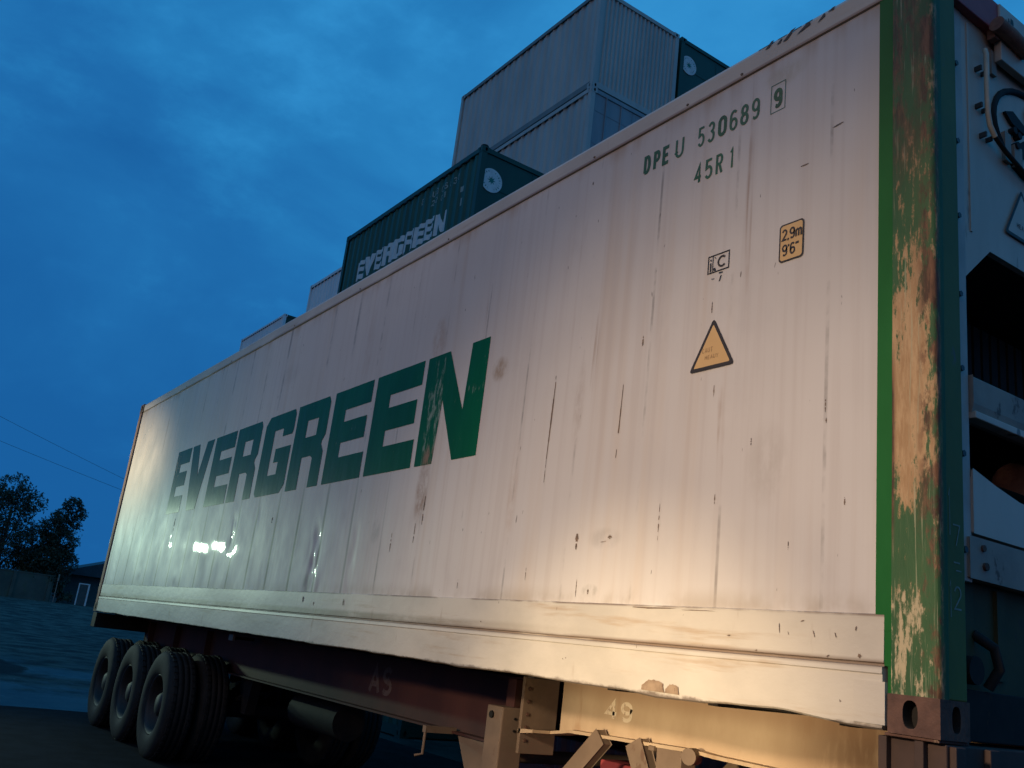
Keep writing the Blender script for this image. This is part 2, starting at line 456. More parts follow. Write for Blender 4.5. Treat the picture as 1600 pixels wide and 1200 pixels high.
def m_post():
    m = NT('chipped_green_post')
    X, Y, Z = m.xyz()
    g = m.noise(5, 4, 0.6, (1, 1, 0.4))
    c = m.mix(m.ss(g, 0.3, 0.7), (0.030, 0.085, 0.028), (0.045, 0.118, 0.040))
    side = m.ss(Y, 0.035, 0.012)
    fl = m.noise(9, 7, 0.74, (1.5, 1.5, 0.42), (2, 2, 2))
    fl2 = m.noise(30, 6, 0.74, (1.4, 1.4, 0.22), (6, 1, 2))
    fl3 = m.noise(70, 4, 0.7, (1.2, 1.2, 0.5), (1, 4, 2))
    sc = m.noise(46, 3, 0.6, (1.6, 1.6, 0.05), (3, 7, 1))
    c = m.mix(m.math('MULTIPLY', m.math('MULTIPLY', m.ss(fl, 0.48, 0.70), 0.42), side), c, (0.135, 0.125, 0.048))
    # primer where the green has flaked, widest at chest height
    bare = m.blob(X, Z, -0.102, 1.13, 0.115, 0.60)
    low = m.blob(X, Z, -0.11, 0.22, 0.12, 0.30)
    upm = m.blob(X, Z, -0.085, 1.68, 0.11, 0.50)
    edge = m.math('ADD', m.ss(X, -0.158, -0.168), m.math('MULTIPLY', m.ss(X, -0.028, -0.010), 0.8))
    k = m.math('MULTIPLY_ADD', fl2, 0.55, m.math('MULTIPLY', fl, 0.62))
    k = m.math('MULTIPLY_ADD', fl3, 0.24, m.math('SUBTRACT', k, 0.02))
    k = m.math('MULTIPLY_ADD', bare, 0.215, k)
    k = m.math('MULTIPLY_ADD', low, 0.085, k)
    k = m.math('MULTIPLY_ADD', upm, 0.050, k)
    k = m.math('MULTIPLY_ADD', edge, 0.075, k)
    flake = m.math('MULTIPLY', m.ss(k, 0.755, 0.835), side)
    tan = m.mix(m.ss(fl2, 0.35, 0.65), (0.50, 0.33, 0.175), (0.36, 0.215, 0.10))
    tan = m.mix(m.math('MULTIPLY', m.ss(low, 0.0, 0.6), 0.7), tan, (0.50, 0.44, 0.28))
    c = m.mix(flake, c, tan)
    c = m.mix(m.math('MULTIPLY', m.math('MULTIPLY', m.ss(sc, 0.595, 0.67), 0.55), side), c, (0.40, 0.38, 0.24))
    # rust along both arrises and down from the top
    er = m.noise(7, 7, 0.75, (1, 1, 0.45), (9, 3, 4))
    e1 = m.math('MULTIPLY', m.ss(X, -0.085, -0.030), m.ss(er, 0.465, 0.56))
    e2 = m.math('MULTIPLY', m.ss(X, -0.146, -0.166), m.math('MULTIPLY', m.blob(X, Z, -0.17, 0.92, 0.6, 0.42), 1.3))
    up = m.math('MULTIPLY', m.math('MULTIPLY', m.ss(Z, 1.75, 2.35), m.ss(fl, 0.40, 0.55)), m.ss(X, -0.02, -0.09))
    ru = m.math('MAXIMUM', m.math('MAXIMUM', e1, e2), m.math('MULTIPLY', up, 0.9), )
    c = m.mix(m.math('MULTIPLY', m.math('MULTIPLY', ru, side), 0.95, 0.0, True), c, m.mix(m.ss(fl2, 0.4, 0.6), (0.070, 0.030, 0.016), (0.175, 0.080, 0.040)))
    m.bump(m.math('ADD', fl, m.math('MULTIPLY', fl2, 0.7)), 0.6, 0.008)
    return m.out(c, 0.6, coat=0.05, coat_rough=0.3, spec=0.3)

def m_letter():
    m = NT('green_lettering')
    X, Y, Z = m.xyz()
    a = m.noise(3, 5, 0.6, (1, 1, 0.5))
    c = m.mix(m.ss(a, 0.3, 0.7), (0.002, 0.074, 0.020), (0.003, 0.098, 0.027))
    wear = m.noise(30, 6, 0.72, (1, 1, 0.25), (1, 2, 3))
    band = m.math('MAXIMUM', m.blob(X, Z, -3.46, 1.45, 0.15, 0.75), m.blob(X, Z, -2.98, 1.62, 0.12, 0.06))
    band = m.math('MAXIMUM', band, m.math('MULTIPLY', m.blob(X, Z, -9.15, 1.25, 0.12, 0.5), 0.9))
    k = m.math('MULTIPLY_ADD', band, 0.17, wear)
    c = m.mix(m.math('MULTIPLY', m.ss(k, 0.64, 0.80), 0.6), c, (0.36, 0.42, 0.35))
    ru = m.blob(X, Z, -3.46, 1.22, 0.09, 0.12)
    c = m.mix(m.math('MULTIPLY', m.math('MULTIPLY', ru, m.ss(wear, 0.42, 0.55)), 0.8), c, (0.25, 0.14, 0.08))
    m.bump(m.noise(5.0, 3, 0.5, (1, 1, 0.35), (8, 0, 8)), 0.35, 0.012)
    return m.out(c, 0.30, spec=0.12)

def m_ground():
    m = NT('wet_yard_gravel')
    X, Y, Z = m.xyz()
    a = m.noise(0.34, 6, 0.62, (0.7, 1, 1), (2, 5, 0))
    b = m.noise(0.9, 6, 0.65, (1, 1, 1), (3, 3, 0))
    st = m.noise(7, 5, 0.7)
    gl = m.noise(3.2, 4, 0.75, (1, 1, 1), (8, 1, 0))
    c = m.mix(m.ss(b, 0.38, 0.62), (0.016, 0.019, 0.018), (0.085, 0.088, 0.074))
    c = m.mix(m.math('MULTIPLY', m.ss(st, 0.60, 0.75), 0.6), c, (0.15, 0.145, 0.13))
    c = m.mix(m.math('MULTIPLY', m.ss(gl, 0.63, 0.70), 0.7), c, (0.30, 0.29, 0.27))
    tree_refl = m.math('MULTIPLY_ADD', m.math('SUBTRACT', b, 0.5), 1.6, m.blob(X, Y, -21.5, -0.2, 3.6, 1.1))  # dark reflection of the trees, painted into the gravel colour
    tree_refl = m.ss(tree_refl, 0.25, 0.5)
    wet = m.math('MULTIPLY', m.ss(a, 0.36, 0.56), m.ss(X, -30.0, -19.0))
    wet = m.math('MULTIPLY', wet, m.math('SUBTRACT', 1.0, tree_refl))
    c = m.mix(m.math('MULTIPLY', wet, 0.6), c, (0.018, 0.017, 0.016))
    c = m.mix(m.math('MULTIPLY', tree_refl, 0.9), c, (0.012, 0.011, 0.010))
    rough = m.math('MULTIPLY_ADD', wet, -0.50, 0.97)
    m._in(m.b.inputs['Specular IOR Level'], 0.2)
    grit = m.noise(26, 4, 0.7)
    m.bump(m.math('ADD', m.math('MULTIPLY', st, 0.5), m.math('MULTIPLY', grit, 0.5)), 0.12, 0.03)
    return m.out(c, rough, spec=0.20)

M = {}
M['wall'] = m_wall()
M['rail'] = m_rail()
M['post'] = m_post()
M['letter'] = m_letter()
M['strip'] = m_flat('bright_green_strip', (0.010, 0.105, 0.020), (0.015, 0.130, 0.027), 0.5, 4, rust=(0.35, 0.30, 0.18), rthr=0.72, stretch=(1,1,0.4), spec=0.15)
M['end_green'] = m_flat('dark_green_end_paint', (0.085, 0.105, 0.014), (0.110, 0.130, 0.020), 0.6, 5, rust=(0.10, 0.10, 0.085), rthr=0.66, stretch=(1,1,0.5))
M['plinth'] = m_flat('dark_green_plinth', (0.040, 0.036, 0.010), (0.060, 0.052, 0.016), 0.7, 5, rust=(0.05, 0.035, 0.02), rthr=0.6)
M['casting'] = m_flat('rusty_cast_steel', (0.070, 0.034, 0.024), (0.125, 0.062, 0.042), 0.8, 14, rust=(0.24, 0.16, 0.11), rthr=0.64, bump=0.6)
M['hole'] = m_flat('cavity_and_rail_shade', (0.010, 0.009, 0.008), (0.016, 0.013, 0.011), 0.95, 9)
M['dark_steel'] = m_flat('dark_steel', (0.012, 0.011, 0.010), (0.022, 0.018, 0.016), 0.75, 8, rust=(0.04, 0.02, 0.012), rthr=0.62, spec=0.25)
M['mach_white'] = m_flat('machinery_white_panel', (0.47, 0.37, 0.29), (0.60, 0.48, 0.39), 0.5, 3, rust=(0.16, 0.12, 0.10), rthr=0.66, stretch=(1,1,0.3), coat=0.1)
M['mach_grey'] = m_flat('machinery_grey_panel', (0.27, 0.205, 0.165), (0.36, 0.28, 0.22), 0.6, 4, rust=(0.12, 0.06, 0.04), rthr=0.62)
M['flange'] = m_flat('machinery_flange', (0.36, 0.31, 0.27), (0.47, 0.41, 0.36), 0.5, 5, rust=(0.14, 0.09, 0.07), rthr=0.68)
M['black'] = m_flat('black_void', (0.006, 0.006, 0.007), (0.010, 0.010, 0.011), 0.8, 5)
M['maroon'] = m_flat('maroon_red_oxide', (0.30, 0.045, 0.055), (0.38, 0.070, 0.075), 0.6, 4, rust=(0.05, 0.02, 0.015), rthr=0.62)
M['rust_bar'] = m_flat('rusty_bar', (0.22, 0.095, 0.065), (0.32, 0.15, 0.10), 0.8, 20, bump=0.5)
M['hose'] = m_flat('cream_conduit', (0.42, 0.36, 0.28), (0.50, 0.44, 0.34), 0.5, 15)
M['bolt'] = m_flat('bolt_head', (0.05, 0.045, 0.045), (0.09, 0.075, 0.07), 0.45, 30, metal=0.5)
M['sticker'] = m_flat('amber_sticker', (0.56, 0.35, 0.14), (0.62, 0.40, 0.17), 0.5, 6, rust=(0.40, 0.24, 0.08), rthr=0.64)
M['ink'] = m_flat('black_sticker_ink', (0.020, 0.014, 0.010), (0.032, 0.022, 0.015), 0.55, 20)
M['faded_ink'] = m_flat('faded_brown_ink', (0.22, 0.13, 0.06), (0.33, 0.20, 0.09), 0.6, 60)
M['char'] = m_flat('green_numbering', (0.007, 0.065, 0.016), (0.012, 0.090, 0.024), 0.5, 24, rust=(0.36, 0.36, 0.31), rthr=0.70)
M['char_thin'] = m_flat('thin_green_numbering', (0.014, 0.088, 0.030), (0.026, 0.115, 0.046), 0.5, 30, rust=(0.38, 0.37, 0.33), rthr=0.66)
M['chalk'] = m_flat('chalk', (0.16, 0.22, 0.18), (0.26, 0.30, 0.27), 0.9, 40)
M['scuff'] = m_flat('dark_scuff', (0.085, 0.060, 0.045), (0.19, 0.125, 0.085), 0.8, 40)
M['bruise'] = m_flat('rusty_bruise', (0.20, 0.135, 0.085), (0.30, 0.215, 0.14), 0.8, 18, rust=(0.12, 0.06, 0.035), rthr=0.60)
# chassis
M['red_oxide'] = m_flat('chassis_red_oxide', (0.050, 0.017, 0.013), (0.075, 0.026, 0.019), 0.7, 3, rust=(0.06, 0.03, 0.02), rthr=0.60, stretch=(1,1,0.6))
M['dusty'] = m_flat('dusty_gooseneck_paint', (0.42, 0.31, 0.20), (0.52, 0.40, 0.27), 0.75, 2.6, rust=(0.33, 0.21, 0.12), rthr=0.60, stretch=(1,1,0.5))
def m_goose():
    m = NT('dusty_gooseneck_paint')
    X, Y, Z = m.xyz()
    a = m.noise(2.6, 5, 0.6, (1, 1, 0.5))
    c = m.mix(m.ss(a, 0.3, 0.7), (0.40, 0.295, 0.19), (0.50, 0.385, 0.26))
    b = m.noise(6, 5, 0.65, (1, 1, 0.25), (4, 4, 4))
    c = m.mix(m.math('MULTIPLY', m.ss(b, 0.56, 0.66), 0.5), c, (0.33, 0.20, 0.11))
    st = m.math('MULTIPLY', m.ss(X, -1.25, -0.75), m.ss(b, 0.25, 0.55))
    c = m.mix(m.math('MULTIPLY', st, 0.9), c, (0.125, 0.070, 0.038))
    top = m.math('MULTIPLY', m.ss(Z, Z0-0.12, Z0-0.02), 0.55)  # shade of the container edge painted along the top of the beam
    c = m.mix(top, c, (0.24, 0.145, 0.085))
    m.bump(m.noise(12, 4, 0.6), 0.25, 0.004)
    return m.out(c, 0.75, spec=0.3)
M['dusty'] = m_goose()
M['dusty2'] = m_flat('dusty_leg_paint', (0.15, 0.105, 0.072), (0.20, 0.142, 0.098), 0.75, 4, rust=(0.12, 0.07, 0.045), rthr=0.64)
M['bolster'] = m_flat('bolster_brown_paint', (0.040, 0.022, 0.016), (0.065, 0.036, 0.026), 0.75, 5, rust=(0.05, 0.028, 0.02), rthr=0.6)
M['pale_mark'] = m_flat('worn_white_marking', (0.60, 0.50, 0.36), (0.66, 0.56, 0.42), 0.7, 25, rust=(0.30, 0.19, 0.12), rthr=0.56)
M['pale_mark2'] = m_flat('worn_grey_marking', (0.11, 0.075, 0.068), (0.15, 0.105, 0.095), 0.7, 25, rust=(0.06, 0.022, 0.016), rthr=0.56)
M['tyre'] = m_flat('dusty_rubber', (0.014, 0.014, 0.0135), (0.024, 0.023, 0.022), 0.8, 7, rust=(0.045, 0.042, 0.038), rthr=0.62, spec=0.25)
M['rim'] = m_flat('painted_rim', (0.011, 0.010, 0.009), (0.018, 0.016, 0.015), 0.65, 10, rust=(0.06, 0.03, 0.02), rthr=0.6)
M['lamp_lens'] = m_flat('marker_lens', (0.22, 0.22, 0.20), (0.30, 0.29, 0.27), 0.25, 10)
# yard
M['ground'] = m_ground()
M['asphalt'] = m_flat('dark_asphalt', (0.010, 0.010, 0.011), (0.020, 0.019, 0.020), 0.9, 3.5, bump=0.6, spec=0.05)
# boxes behind
def m_box(name, c1, c2, rust=(0.16, 0.09, 0.06), rthr=0.70):
    return m_flat(name, c1, c2, 0.55, 1.6, rust=rust, rthr=rthr, stretch=(1, 1, 0.25), coat=0.1, bump=0.1)
M['box_grey'] = m_box('weathered_grey_box_paint', (0.42, 0.40, 0.37), (0.52, 0.49, 0.45))
M['box_grey_dk'] = m_box('weathered_grey_rail_paint', (0.17, 0.16, 0.15), (0.24, 0.22, 0.20))
M['box_slate'] = m_box('slate_door_paint', (0.22, 0.23, 0.25), (0.30, 0.31, 0.33), rust=(0.20, 0.09, 0.06), rthr=0.64)
M['box_pale'] = m_box('pale_box_paint', (0.70, 0.71, 0.71), (0.78, 0.78, 0.77))
M['box_green'] = m_box('deep_green_box_paint', (0.011, 0.060, 0.032), (0.017, 0.085, 0.046), rust=(0.06, 0.06, 0.035), rthr=0.68)
M['box_green_dk'] = m_box('deep_green_end_paint', (0.008, 0.034, 0.018), (0.012, 0.050, 0.026), rust=(0.05, 0.035, 0.02), rthr=0.68)
M['box_maroon'] = m_box('maroon_box_paint', (0.13, 0.030, 0.030), (0.18, 0.045, 0.042))
M['box_white_text'] = m_flat('box_white_lettering', (0.62, 0.62, 0.60), (0.72, 0.72, 0.70), 0.6, 9, rust=(0.25, 0.30, 0.27), rthr=0.66)
M['box_thin_text'] = m_flat('box_faint_lettering', (0.25, 0.30, 0.26), (0.36, 0.40, 0.35), 0.6, 12)
M['star_green'] = m_flat('emblem_green', (0.010, 0.16, 0.12), (0.014, 0.20, 0.15), 0.6, 9)
M['leaf'] = m_flat('tree_leaves', (0.020, 0.036, 0.020), (0.040, 0.060, 0.030), 0.7, 0.6, bump=0)
M['leaf_dk'] = m_flat('shrub_leaves', (0.030, 0.050, 0.026), (0.055, 0.075, 0.035), 0.7, 0.6, bump=0)
M['bark'] = m_flat('bark', (0.05, 0.04, 0.03), (0.08, 0.065, 0.05), 0.9, 4)
M['plaster'] = m_flat('mouldy_plaster_wall', (0.055, 0.075, 0.062), (0.085, 0.105, 0.085), 0.9, 0.8, rust=(0.07, 0.10, 0.07), rthr=0.55)
M['roof_tile'] = m_flat('dark_roof_sheet', (0.035, 0.036, 0.042), (0.055, 0.055, 0.062), 0.7, 1.5)
M['house_wall'] = m_flat('house_wall_paint', (0.06, 0.075, 0.075), (0.09, 0.105, 0.10), 0.9, 1.0)
M['frame_white'] = m_flat('white_gate_frame', (0.62, 0.60, 0.58), (0.72, 0.70, 0.68), 0.6, 3)
M['cable'] = m_flat('cable_sheath', (0.02, 0.02, 0.02), (0.03, 0.03, 0.03), 0.7, 5)

# ------------------------------------------------------------------ ground
def ground_z(x, y):
    t = max(0.0, min(1.0, (-x-45.0)/45.0))
    return 1.15*t*t*(3-2*t)
g = MB()
xs = [-2500, -900, -400, -200] + [-130+2*i for i in range(61)] + [-6, 0, 6, 20, 60, 200, 900, 2500]
ys = [-2500, -900, -300, -120, -60, -30, -15, -6, 0, 6, 15, 30, 60, 120, 300, 900, 2500]
vv = []
for y in ys:
    for x in xs:
        z = ground_z(x, y)
        if -60 < x < -8 and -15 <= y <= 30:
            z += 0.012*noise.noise(Vector((x*0.3, y*0.3, 1.7)))
        vv.append((x, y, z))
nx = len(xs)
g.mesh(vv, [(j*nx+i, j*nx+i+1, (j+1)*nx+i+1, (j+1)*nx+i) for j in range(len(ys)-1) for i in range(nx-1)], 0, True)
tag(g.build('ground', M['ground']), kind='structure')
a = MB()
edge = []
for k in range(60):
    y = -40 + k*0.75
    edge.append((-12.5 + 0.12*math.sin(y*1.7) + 0.16*noise.noise(Vector((y*0.8, 3, 0))) - 0.02*max(0, -y), y))
for k in range(59):
    (x0, y0), (x1, y1) = edge[k], edge[k+1]
    a.poly([(x0, y0, 0.062), (x1, y1, 0.062), (30, y1, 0.062), (30, y0, 0.062)])
    a.poly([(x0-0.25, y0, -0.02), (x1-0.25, y1, -0.02), (x1, y1, 0.062), (x0, y0, 0.062)])
tag(a.build('pavement', M['asphalt']), kind='structure')
GZ = 0.062

# ------------------------------------------------------------------ glyphs
BOLD = {   # convex pieces in a unit box
 'E': [[(0,0),(.35,0),(.35,1),(0,1)], [(.35,.77),(1,.77),(1,1),(.35,1)], [(.35,.415),(.95,.415),(.95,.64),(.35,.64)], [(.35,0),(1,0),(1,.26),(.35,.26)]],
 'V': [[(0,1),(.33,1),(.5,.5),(.5,0),(.28,0)], [(1,1),(.68,1),(.5,.5),(.5,0),(.68,0)]],
 'R': [[(0,0),(.37,0),(.37,1),(0,1)], [(.37,.79),(.70,.79),(.70,1),(.37,1)], [(.70,.5),(.92,.5),(1,.57),(1,.93),(.94,1),(.70,1)],
       [(.37,.36),(.63,.36),(.70,.33),(.70,.59),(.37,.59)], [(.70,0),(1,0),(1,.38),(.92,.46),(.92,.5),(.70,.5)]],
 'G': [[(.06,0),(.36,0),(.36,1),(.12,1),(0,.9),(0,.05)], [(.36,.80),(.66,.80),(.66,1),(.36,1)], [(.66,.70),(.97,.70),(1,.74),(1,.94),(.95,1),(.66,1)],
       [(.36,0),(.66,0),(.66,.24),(.36,.24)], [(.66,0),(.88,0),(1,.10),(1,.56),(.66,.56)], [(.50,.39),(.66,.39),(.66,.56),(.50,.56)]],
 'N': [[(0,0),(.30,0),(.34,.56),(.34,1),(0,1)], [(.34,1),(.34,.56),(.63,0),(.70,0),(.70,.42),(.37,1)], [(.70,0),(1,0),(1,1),(.73,1),(.70,.42)]],
}
def arc(cx, cy, rx, ry, a0, a1, n=8):
    return [(cx+rx*math.cos(R(a0+(a1-a0)*i/n)), cy+ry*math.sin(R(a0+(a1-a0)*i/n))) for i in range(n+1)]
STROKE = {  # polylines in a box 1 wide, 1 high
 '0': [arc(.5,.72,.42,.25,0,180)+arc(.5,.28,.42,.25,180,360)+[(.92,.72)]],
 '1': [[(.28,.80),(.56,.96),(.56,.0)]],
 '2': [arc(.5,.70,.40,.27,165,-25,9)+[(.10,.04),(.95,.04)]],
 '3': [arc(.48,.74,.38,.22,155,-80,9)+arc(.48,.26,.42,.26,80,-155,9)],
 '4': [[(.72,.0),(.72,.97),(.06,.30),(.98,.30)]],
 '5': [[(.90,.96),(.18,.96),(.14,.54)]+arc(.48,.32,.42,.29,125,-150,10)],
 '6': [[(.84,.88)]+arc(.5,.68,.42,.29,50,180,5)+arc(.5,.30,.42,.27,180,540,14)],
 '7': [[(.06,.96),(.94,.96),(.44,.0)]],
 '8': [arc(.5,.75,.36,.21,-90,270,14), arc(.5,.28,.42,.25,90,450,14)],
 '9': [[(.16,.10)]+arc(.5,.30,.42,.27,230,360,5)+arc(.5,.70,.42,.27,0,360,14)],
 'A': [[(.02,.0),(.5,.97),(.98,.0)], [(.24,.32),(.76,.32)]],
 'C': [arc(.5,.5,.42,.46,45,315,14)],
 'D': [[(.12,.04),(.12,.96),(.5,.96)]+arc(.5,.5,.38,.46,80,-80,8)+[(.5,.04),(.12,.04)]],
 'E': [[(.92,.96),(.12,.96),(.12,.04),(.92,.04)], [(.12,.5),(.80,.5)]],
 'H': [[(.1,0),(.1,1)], [(.9,0),(.9,1)], [(.1,.5),(.9,.5)]],
 'P': [[(.12,0),(.12,.96),(.55,.96)]+arc(.55,.72,.36,.24,80,-80,7)+[(.55,.48),(.12,.48)]],
 'R': [[(.12,0),(.12,.96),(.55,.96)]+arc(.55,.73,.34,.23,80,-80,7)+[(.55,.50),(.12,.50)], [(.50,.50),(.90,.0)]],
 'S': [arc(.5,.73,.38,.23,35,270,10)+arc(.5,.27,.40,.23,90,-145,10)],
 'T': [[(.02,.96),(.98,.96)], [(.5,.96),(.5,0)]],
 'U': [[(.08,1),(.08,.32)]+arc(.5,.32,.42,.28,180,360,9)+[(.92,1)]],
 'Y': [[(.02,1),(.5,.5),(.98,1)], [(.5,.5),(.5,0)]],
 'm': [[(.06,0),(.06,.68)], [(.06,.58)]+[(.3,.68),(.5,.58),(.5,.0)], [(.5,.58),(.75,.68),(.94,.58),(.94,0)]],
 'i': [[(.5,0),(.5,.66)], [(.5,.80),(.5,.92)]],
 'G': [arc(.5,.5,.42,.46,45,315,14)+[(.80,.45),(.5,.45)]],
 'W': [[(.0,1),(.25,0),(.5,.8),(.75,0),(1,1)]],
 ',': [[(.5,.12),(.35,-.10)]],
 '.': [[(.5,.0),(.5,.12)]],
 "'": [[(.5,.98),(.45,.76)]],
 '"': [[(.25,.98),(.2,.76)], [(.75,.98),(.7,.76)]],
 '-': [[(.1,.5),(.9,.5)]],
}
def ribbon(pts, w):
    """mitred ribbon quads for a 2D polyline"""
    P = [Vector(p) for p in pts]
    L = []; Rr = []
    for i, p in enumerate(P):
        d1 = (P[i]-P[i-1]).normalized() if i > 0 else None
        d2 = (P[i+1]-P[i]).normalized() if i < len(P)-1 else None
        if d1 is None: d1 = d2
        if d2 is None: d2 = d1
        n1 = Vector((-d1.y, d1.x)); n2 = Vector((-d2.y, d2.x))
        m = n1+n2
        if m.length < 1e-4: m = n1.copy()
        m.normalize()
        k = 1/max(0.45, m.dot(n1))
        L.append(p+m*(w/2*k)); Rr.append(p-m*(w/2*k))
    return [[tuple(L[i]), tuple(Rr[i]), tuple(Rr[i+1]), tuple(L[i+1])] for i in range(len(P)-1)]
def glyph(mb, ch, P, x, z, w, h, t, mat=0, shear=0.0):
    """stroke character; P(u, v, lift) gives the 3D point on the surface"""
    for k, line in enumerate(STROKE.get(ch, [])):
        pts = [(x + (a + shear*b)*w, z + b*h) for a, b in line]
        for q in ribbon(pts, t):
            mb.poly([P(u, v, 0.0004*k) for u, v in q], mat)

# ------------------------------------------------------------------ the reefer container on the trailer
LEN, WID, HGT = 12.192, 2.438, 2.896
root = thing('reefer_container', 'long white refrigerated container with big green EVERGREEN lettering, loaded on the trailer', 'container', (-LEN/2, WID/2, Z0))
OFF = (LEN/2, -WID/2, 0)
def part(mb, name, mats, parent=None, bevel=0.0, label=None):
    o = mb.build(name, mats, parent or root, bevel, OFF if parent is None else None)
    if label: o['label'] = label
    return o

seams = [SEAM0 + SEAMP*i for i in range(24)]
dents = [(-5.02, 0.62, 0.10, 0.30, 0.016), (-4.90, 0.45, 0.07, 0.14, -0.010), (-9.10, 0.92, 0.07, 0.18, 0.008), (-10.3, 1.1, 0.08, 0.18, -0.006),
         (-7.03, 0.90, 0.09, 0.24, 0.012), (-6.4, 1.05, 0.10, 0.12, 0.006), (-11.6, 0.7, 0.10, 0.30, 0.012), (-11.0, 1.0, 0.14, 0.3, -0.008),
         (-1.66, 0.67, 0.10, 0.06, 0.006), (-4.35, 0.60, 0.05, 0.22, 0.007), (-10.2, 0.5, 0.12, 0.2, 0.008), (-8.6, 0.45, 0.14, 0.08, -0.006)]
def wall_y(x, z):
    i = (x - SEAM0)/SEAMP
    u = i - math.floor(i)
    d = min(u, 1-u)*SEAMP
    y = 0.014
    q = 2*u-1
    amp = (0.0006 + 0.0004*max(0, min(1, (-x-4)/4)))*(1 + noise.noise(Vector((math.floor(i)*3.1, 0.7, 0.3))))
    y -= amp*(1-q*q)**2*(1.0 if z < 2.7 else 0.5)
    y += 0.0022*noise.noise(Vector((x*0.8, 2.2, z*0.9))) + 0.0008*noise.noise(Vector((x*2.2, 5.2, z*1.5)))
    for dx, dz, rx, rz, a in dents:
        e = ((x-dx)/rx)**2 + ((z-dz)/rz)**2
        if e < 5: y += a*math.exp(-e*1.1)*(0.55+0.9*noise.noise(Vector((x*17+z*4, 1, z*7))))
    return y
wx = [-12.07]
for s_ in seams:
    wx += [s_]
    nk = 22 if -7.6 < s_ < -4.4 or -9.6 < s_ < -8.4 else 10
    for k in range(1, nk):
        q = s_+SEAMP*k/nk
        if q < -0.225: wx.append(q)
wx = [x for x in wx if -12.08 < x < -0.232] + [-0.230]
wx = sorted(set(round(x, 4) for x in wx))
wz = [0.30 + (2.80-0.30)*k/90 for k in range(91)]
sp = MB()
vv = [(x, wall_y(x, z), z) for z in wz for x in wx]
n_ = len(wx)
sp.mesh(vv, [(j*n_+i, j*n_+i+1, (j+1)*n_+i+1, (j+1)*n_+i) for j in range(len(wz)-1) for i in range(n_-1)], 0, True)
# scuffs and gouges on the sheet
def scuff(x, z, w, h, lean=0.0, n=9, seed=0):
    rnd = random.Random(seed)
    for k in range(n):
        if rnd.random() < 0.18: continue
        z0_, z1_ = z + h*(k/n-0.5), z + h*((k+1)/n-0.5)
        f = math.sin(math.pi*(k+0.5)/n)*0.7+0.3
        hw = w*f*(0.6+0.6*rnd.random())/2
        c0, c1 = x + lean*(k/n-0.5), x + lean*((k+1)/n-0.5)
        sp.poly([(a_, wall_y(a_, b_)-0.0020, b_) for a_, b_ in ((c0-hw, z0_), (c0+hw, z0_), (c1+hw*0.9, z1_), (c1-hw*0.9, z1_))], 1)
for i, q in enumerate([(-2.175, 1.30, .012, .42, .01), (-2.18, 1.02, .005, .14), (-1.62, 1.22, .008, .36, .01), (-1.86, .655, .022, .085), (-1.62, .665, .03, .018),
                       (-1.665, .645, .03, .006, .03), (-1.74, .415, .012, .022), (-.45, 1.12, .006, .055), (-.445, 1.06, .006, .02), (-1.30, .72, .005, .16),
                       (-1.83, .43, .005, .08), (-2.25, .50, .005, .07), (-.98, .80, .006, .04), (-.80, 1.02, .006, .03), (-1.06, 1.66, .006, .06), (-1.02, 1.27, .005, .05),
                       (-3.80, .70, .010, .12), (-.42, 2.30, .05, .008, .03), (-.58, 2.18, .05, .005), (-1.50, 1.60, .012, .05), (-2.02, 2.64, .008, .02), (-.36, .75, .006, .03),
                       (-.60, .60, .005, .03), (-2.9, .44, .006, .05), (-3.42, .9, .012, .2), (-3.50, .75, .01, .12), (-6.05, .95, .02, .05), (-9.13, 1.05, .02, .16)]):
    scuff(*q, seed=i)
part(sp, 'side_panel', [M['wall'], M['scuff']])

# lettering on the side: every letter its own part, laid on the sheet
def lay(mb, polys, lift=0.0022, mat=0, nz=6):
    for pl in polys:
        xa, xb = min(p[0] for p in pl), max(p[0] for p in pl)
        za, zb = min(p[1] for p in pl), max(p[1] for p in pl)
        cuts = [xa] + [x for x in wx if xa < x < xb] + [xb]
        for i in range(len(cuts)-1):
            c1 = clip(pl, 0, cuts[i], cuts[i+1])
            if not c1: continue
            z = za
            k = max(1, int((zb-za)/0.06))
            for j in range(k):
                c2 = clip(c1, 1, za+(zb-za)*j/k, za+(zb-za)*(j+1)/k)
                if c2: mb.poly([(x, wall_y(x, q)-lift, q) for x, q in c2], mat, False)
spans = [('E', -9.58, -9.07), ('V', -8.99, -8.24), ('E', -8.14, -7.51), ('R', -7.43, -6.77), ('G', -6.64, -5.95), ('R', -5.87, -5.22), ('E', -5.11, -4.46), ('E', -4.37, -3.70), ('N', -3.62, -2.90)]
for ch, xa, xb in spans:
    mb = MB()
    lay(mb, [[(xa-.012+(xb-xa+.024)*a_, 1.185+0.742*b_) for a_, b_ in pl] for pl in BOLD[ch]])
    part(mb, 'letter', M['letter'])

# identification characters, painted sizes and strokes as on the box
def WP(lift):
    return lambda u, v, k: (u, wall_y(u, v)-lift-k, v)
def chars(seq, z, h, lift=0.0022):
    for ch, xa, xb, t, mt in seq:
        w = xb-xa; t *= 1.28 if mt else 1.0
        mb = MB()
        glyph(mb, ch, WP(lift), xa+t/2-.002, z+t/2, w-t+.004, h-t, t, mt)
        part(mb, 'painted_character', [M['char'], M['char_thin']])
chars([('D', -1.604, -1.548, .019, 0), ('P', -1.532, -1.480, .019, 0), ('E', -1.468, -1.410, .019, 0), ('U', -1.374, -1.312, .010, 1),
            ('5', -1.220, -1.174, .009, 1), ('3', -1.156, -1.108, .010, 1), ('0', -1.091, -1.034, .018, 0), ('6', -1.019, -.968, .010, 1), ('8', -.954, -.902, .011, 1), ('9', -.887, -.838, .010, 1)], 2.522, .115)
chars([('9', -.761, -.711, .018, 0)], 2.523, .105)
idn = MB()
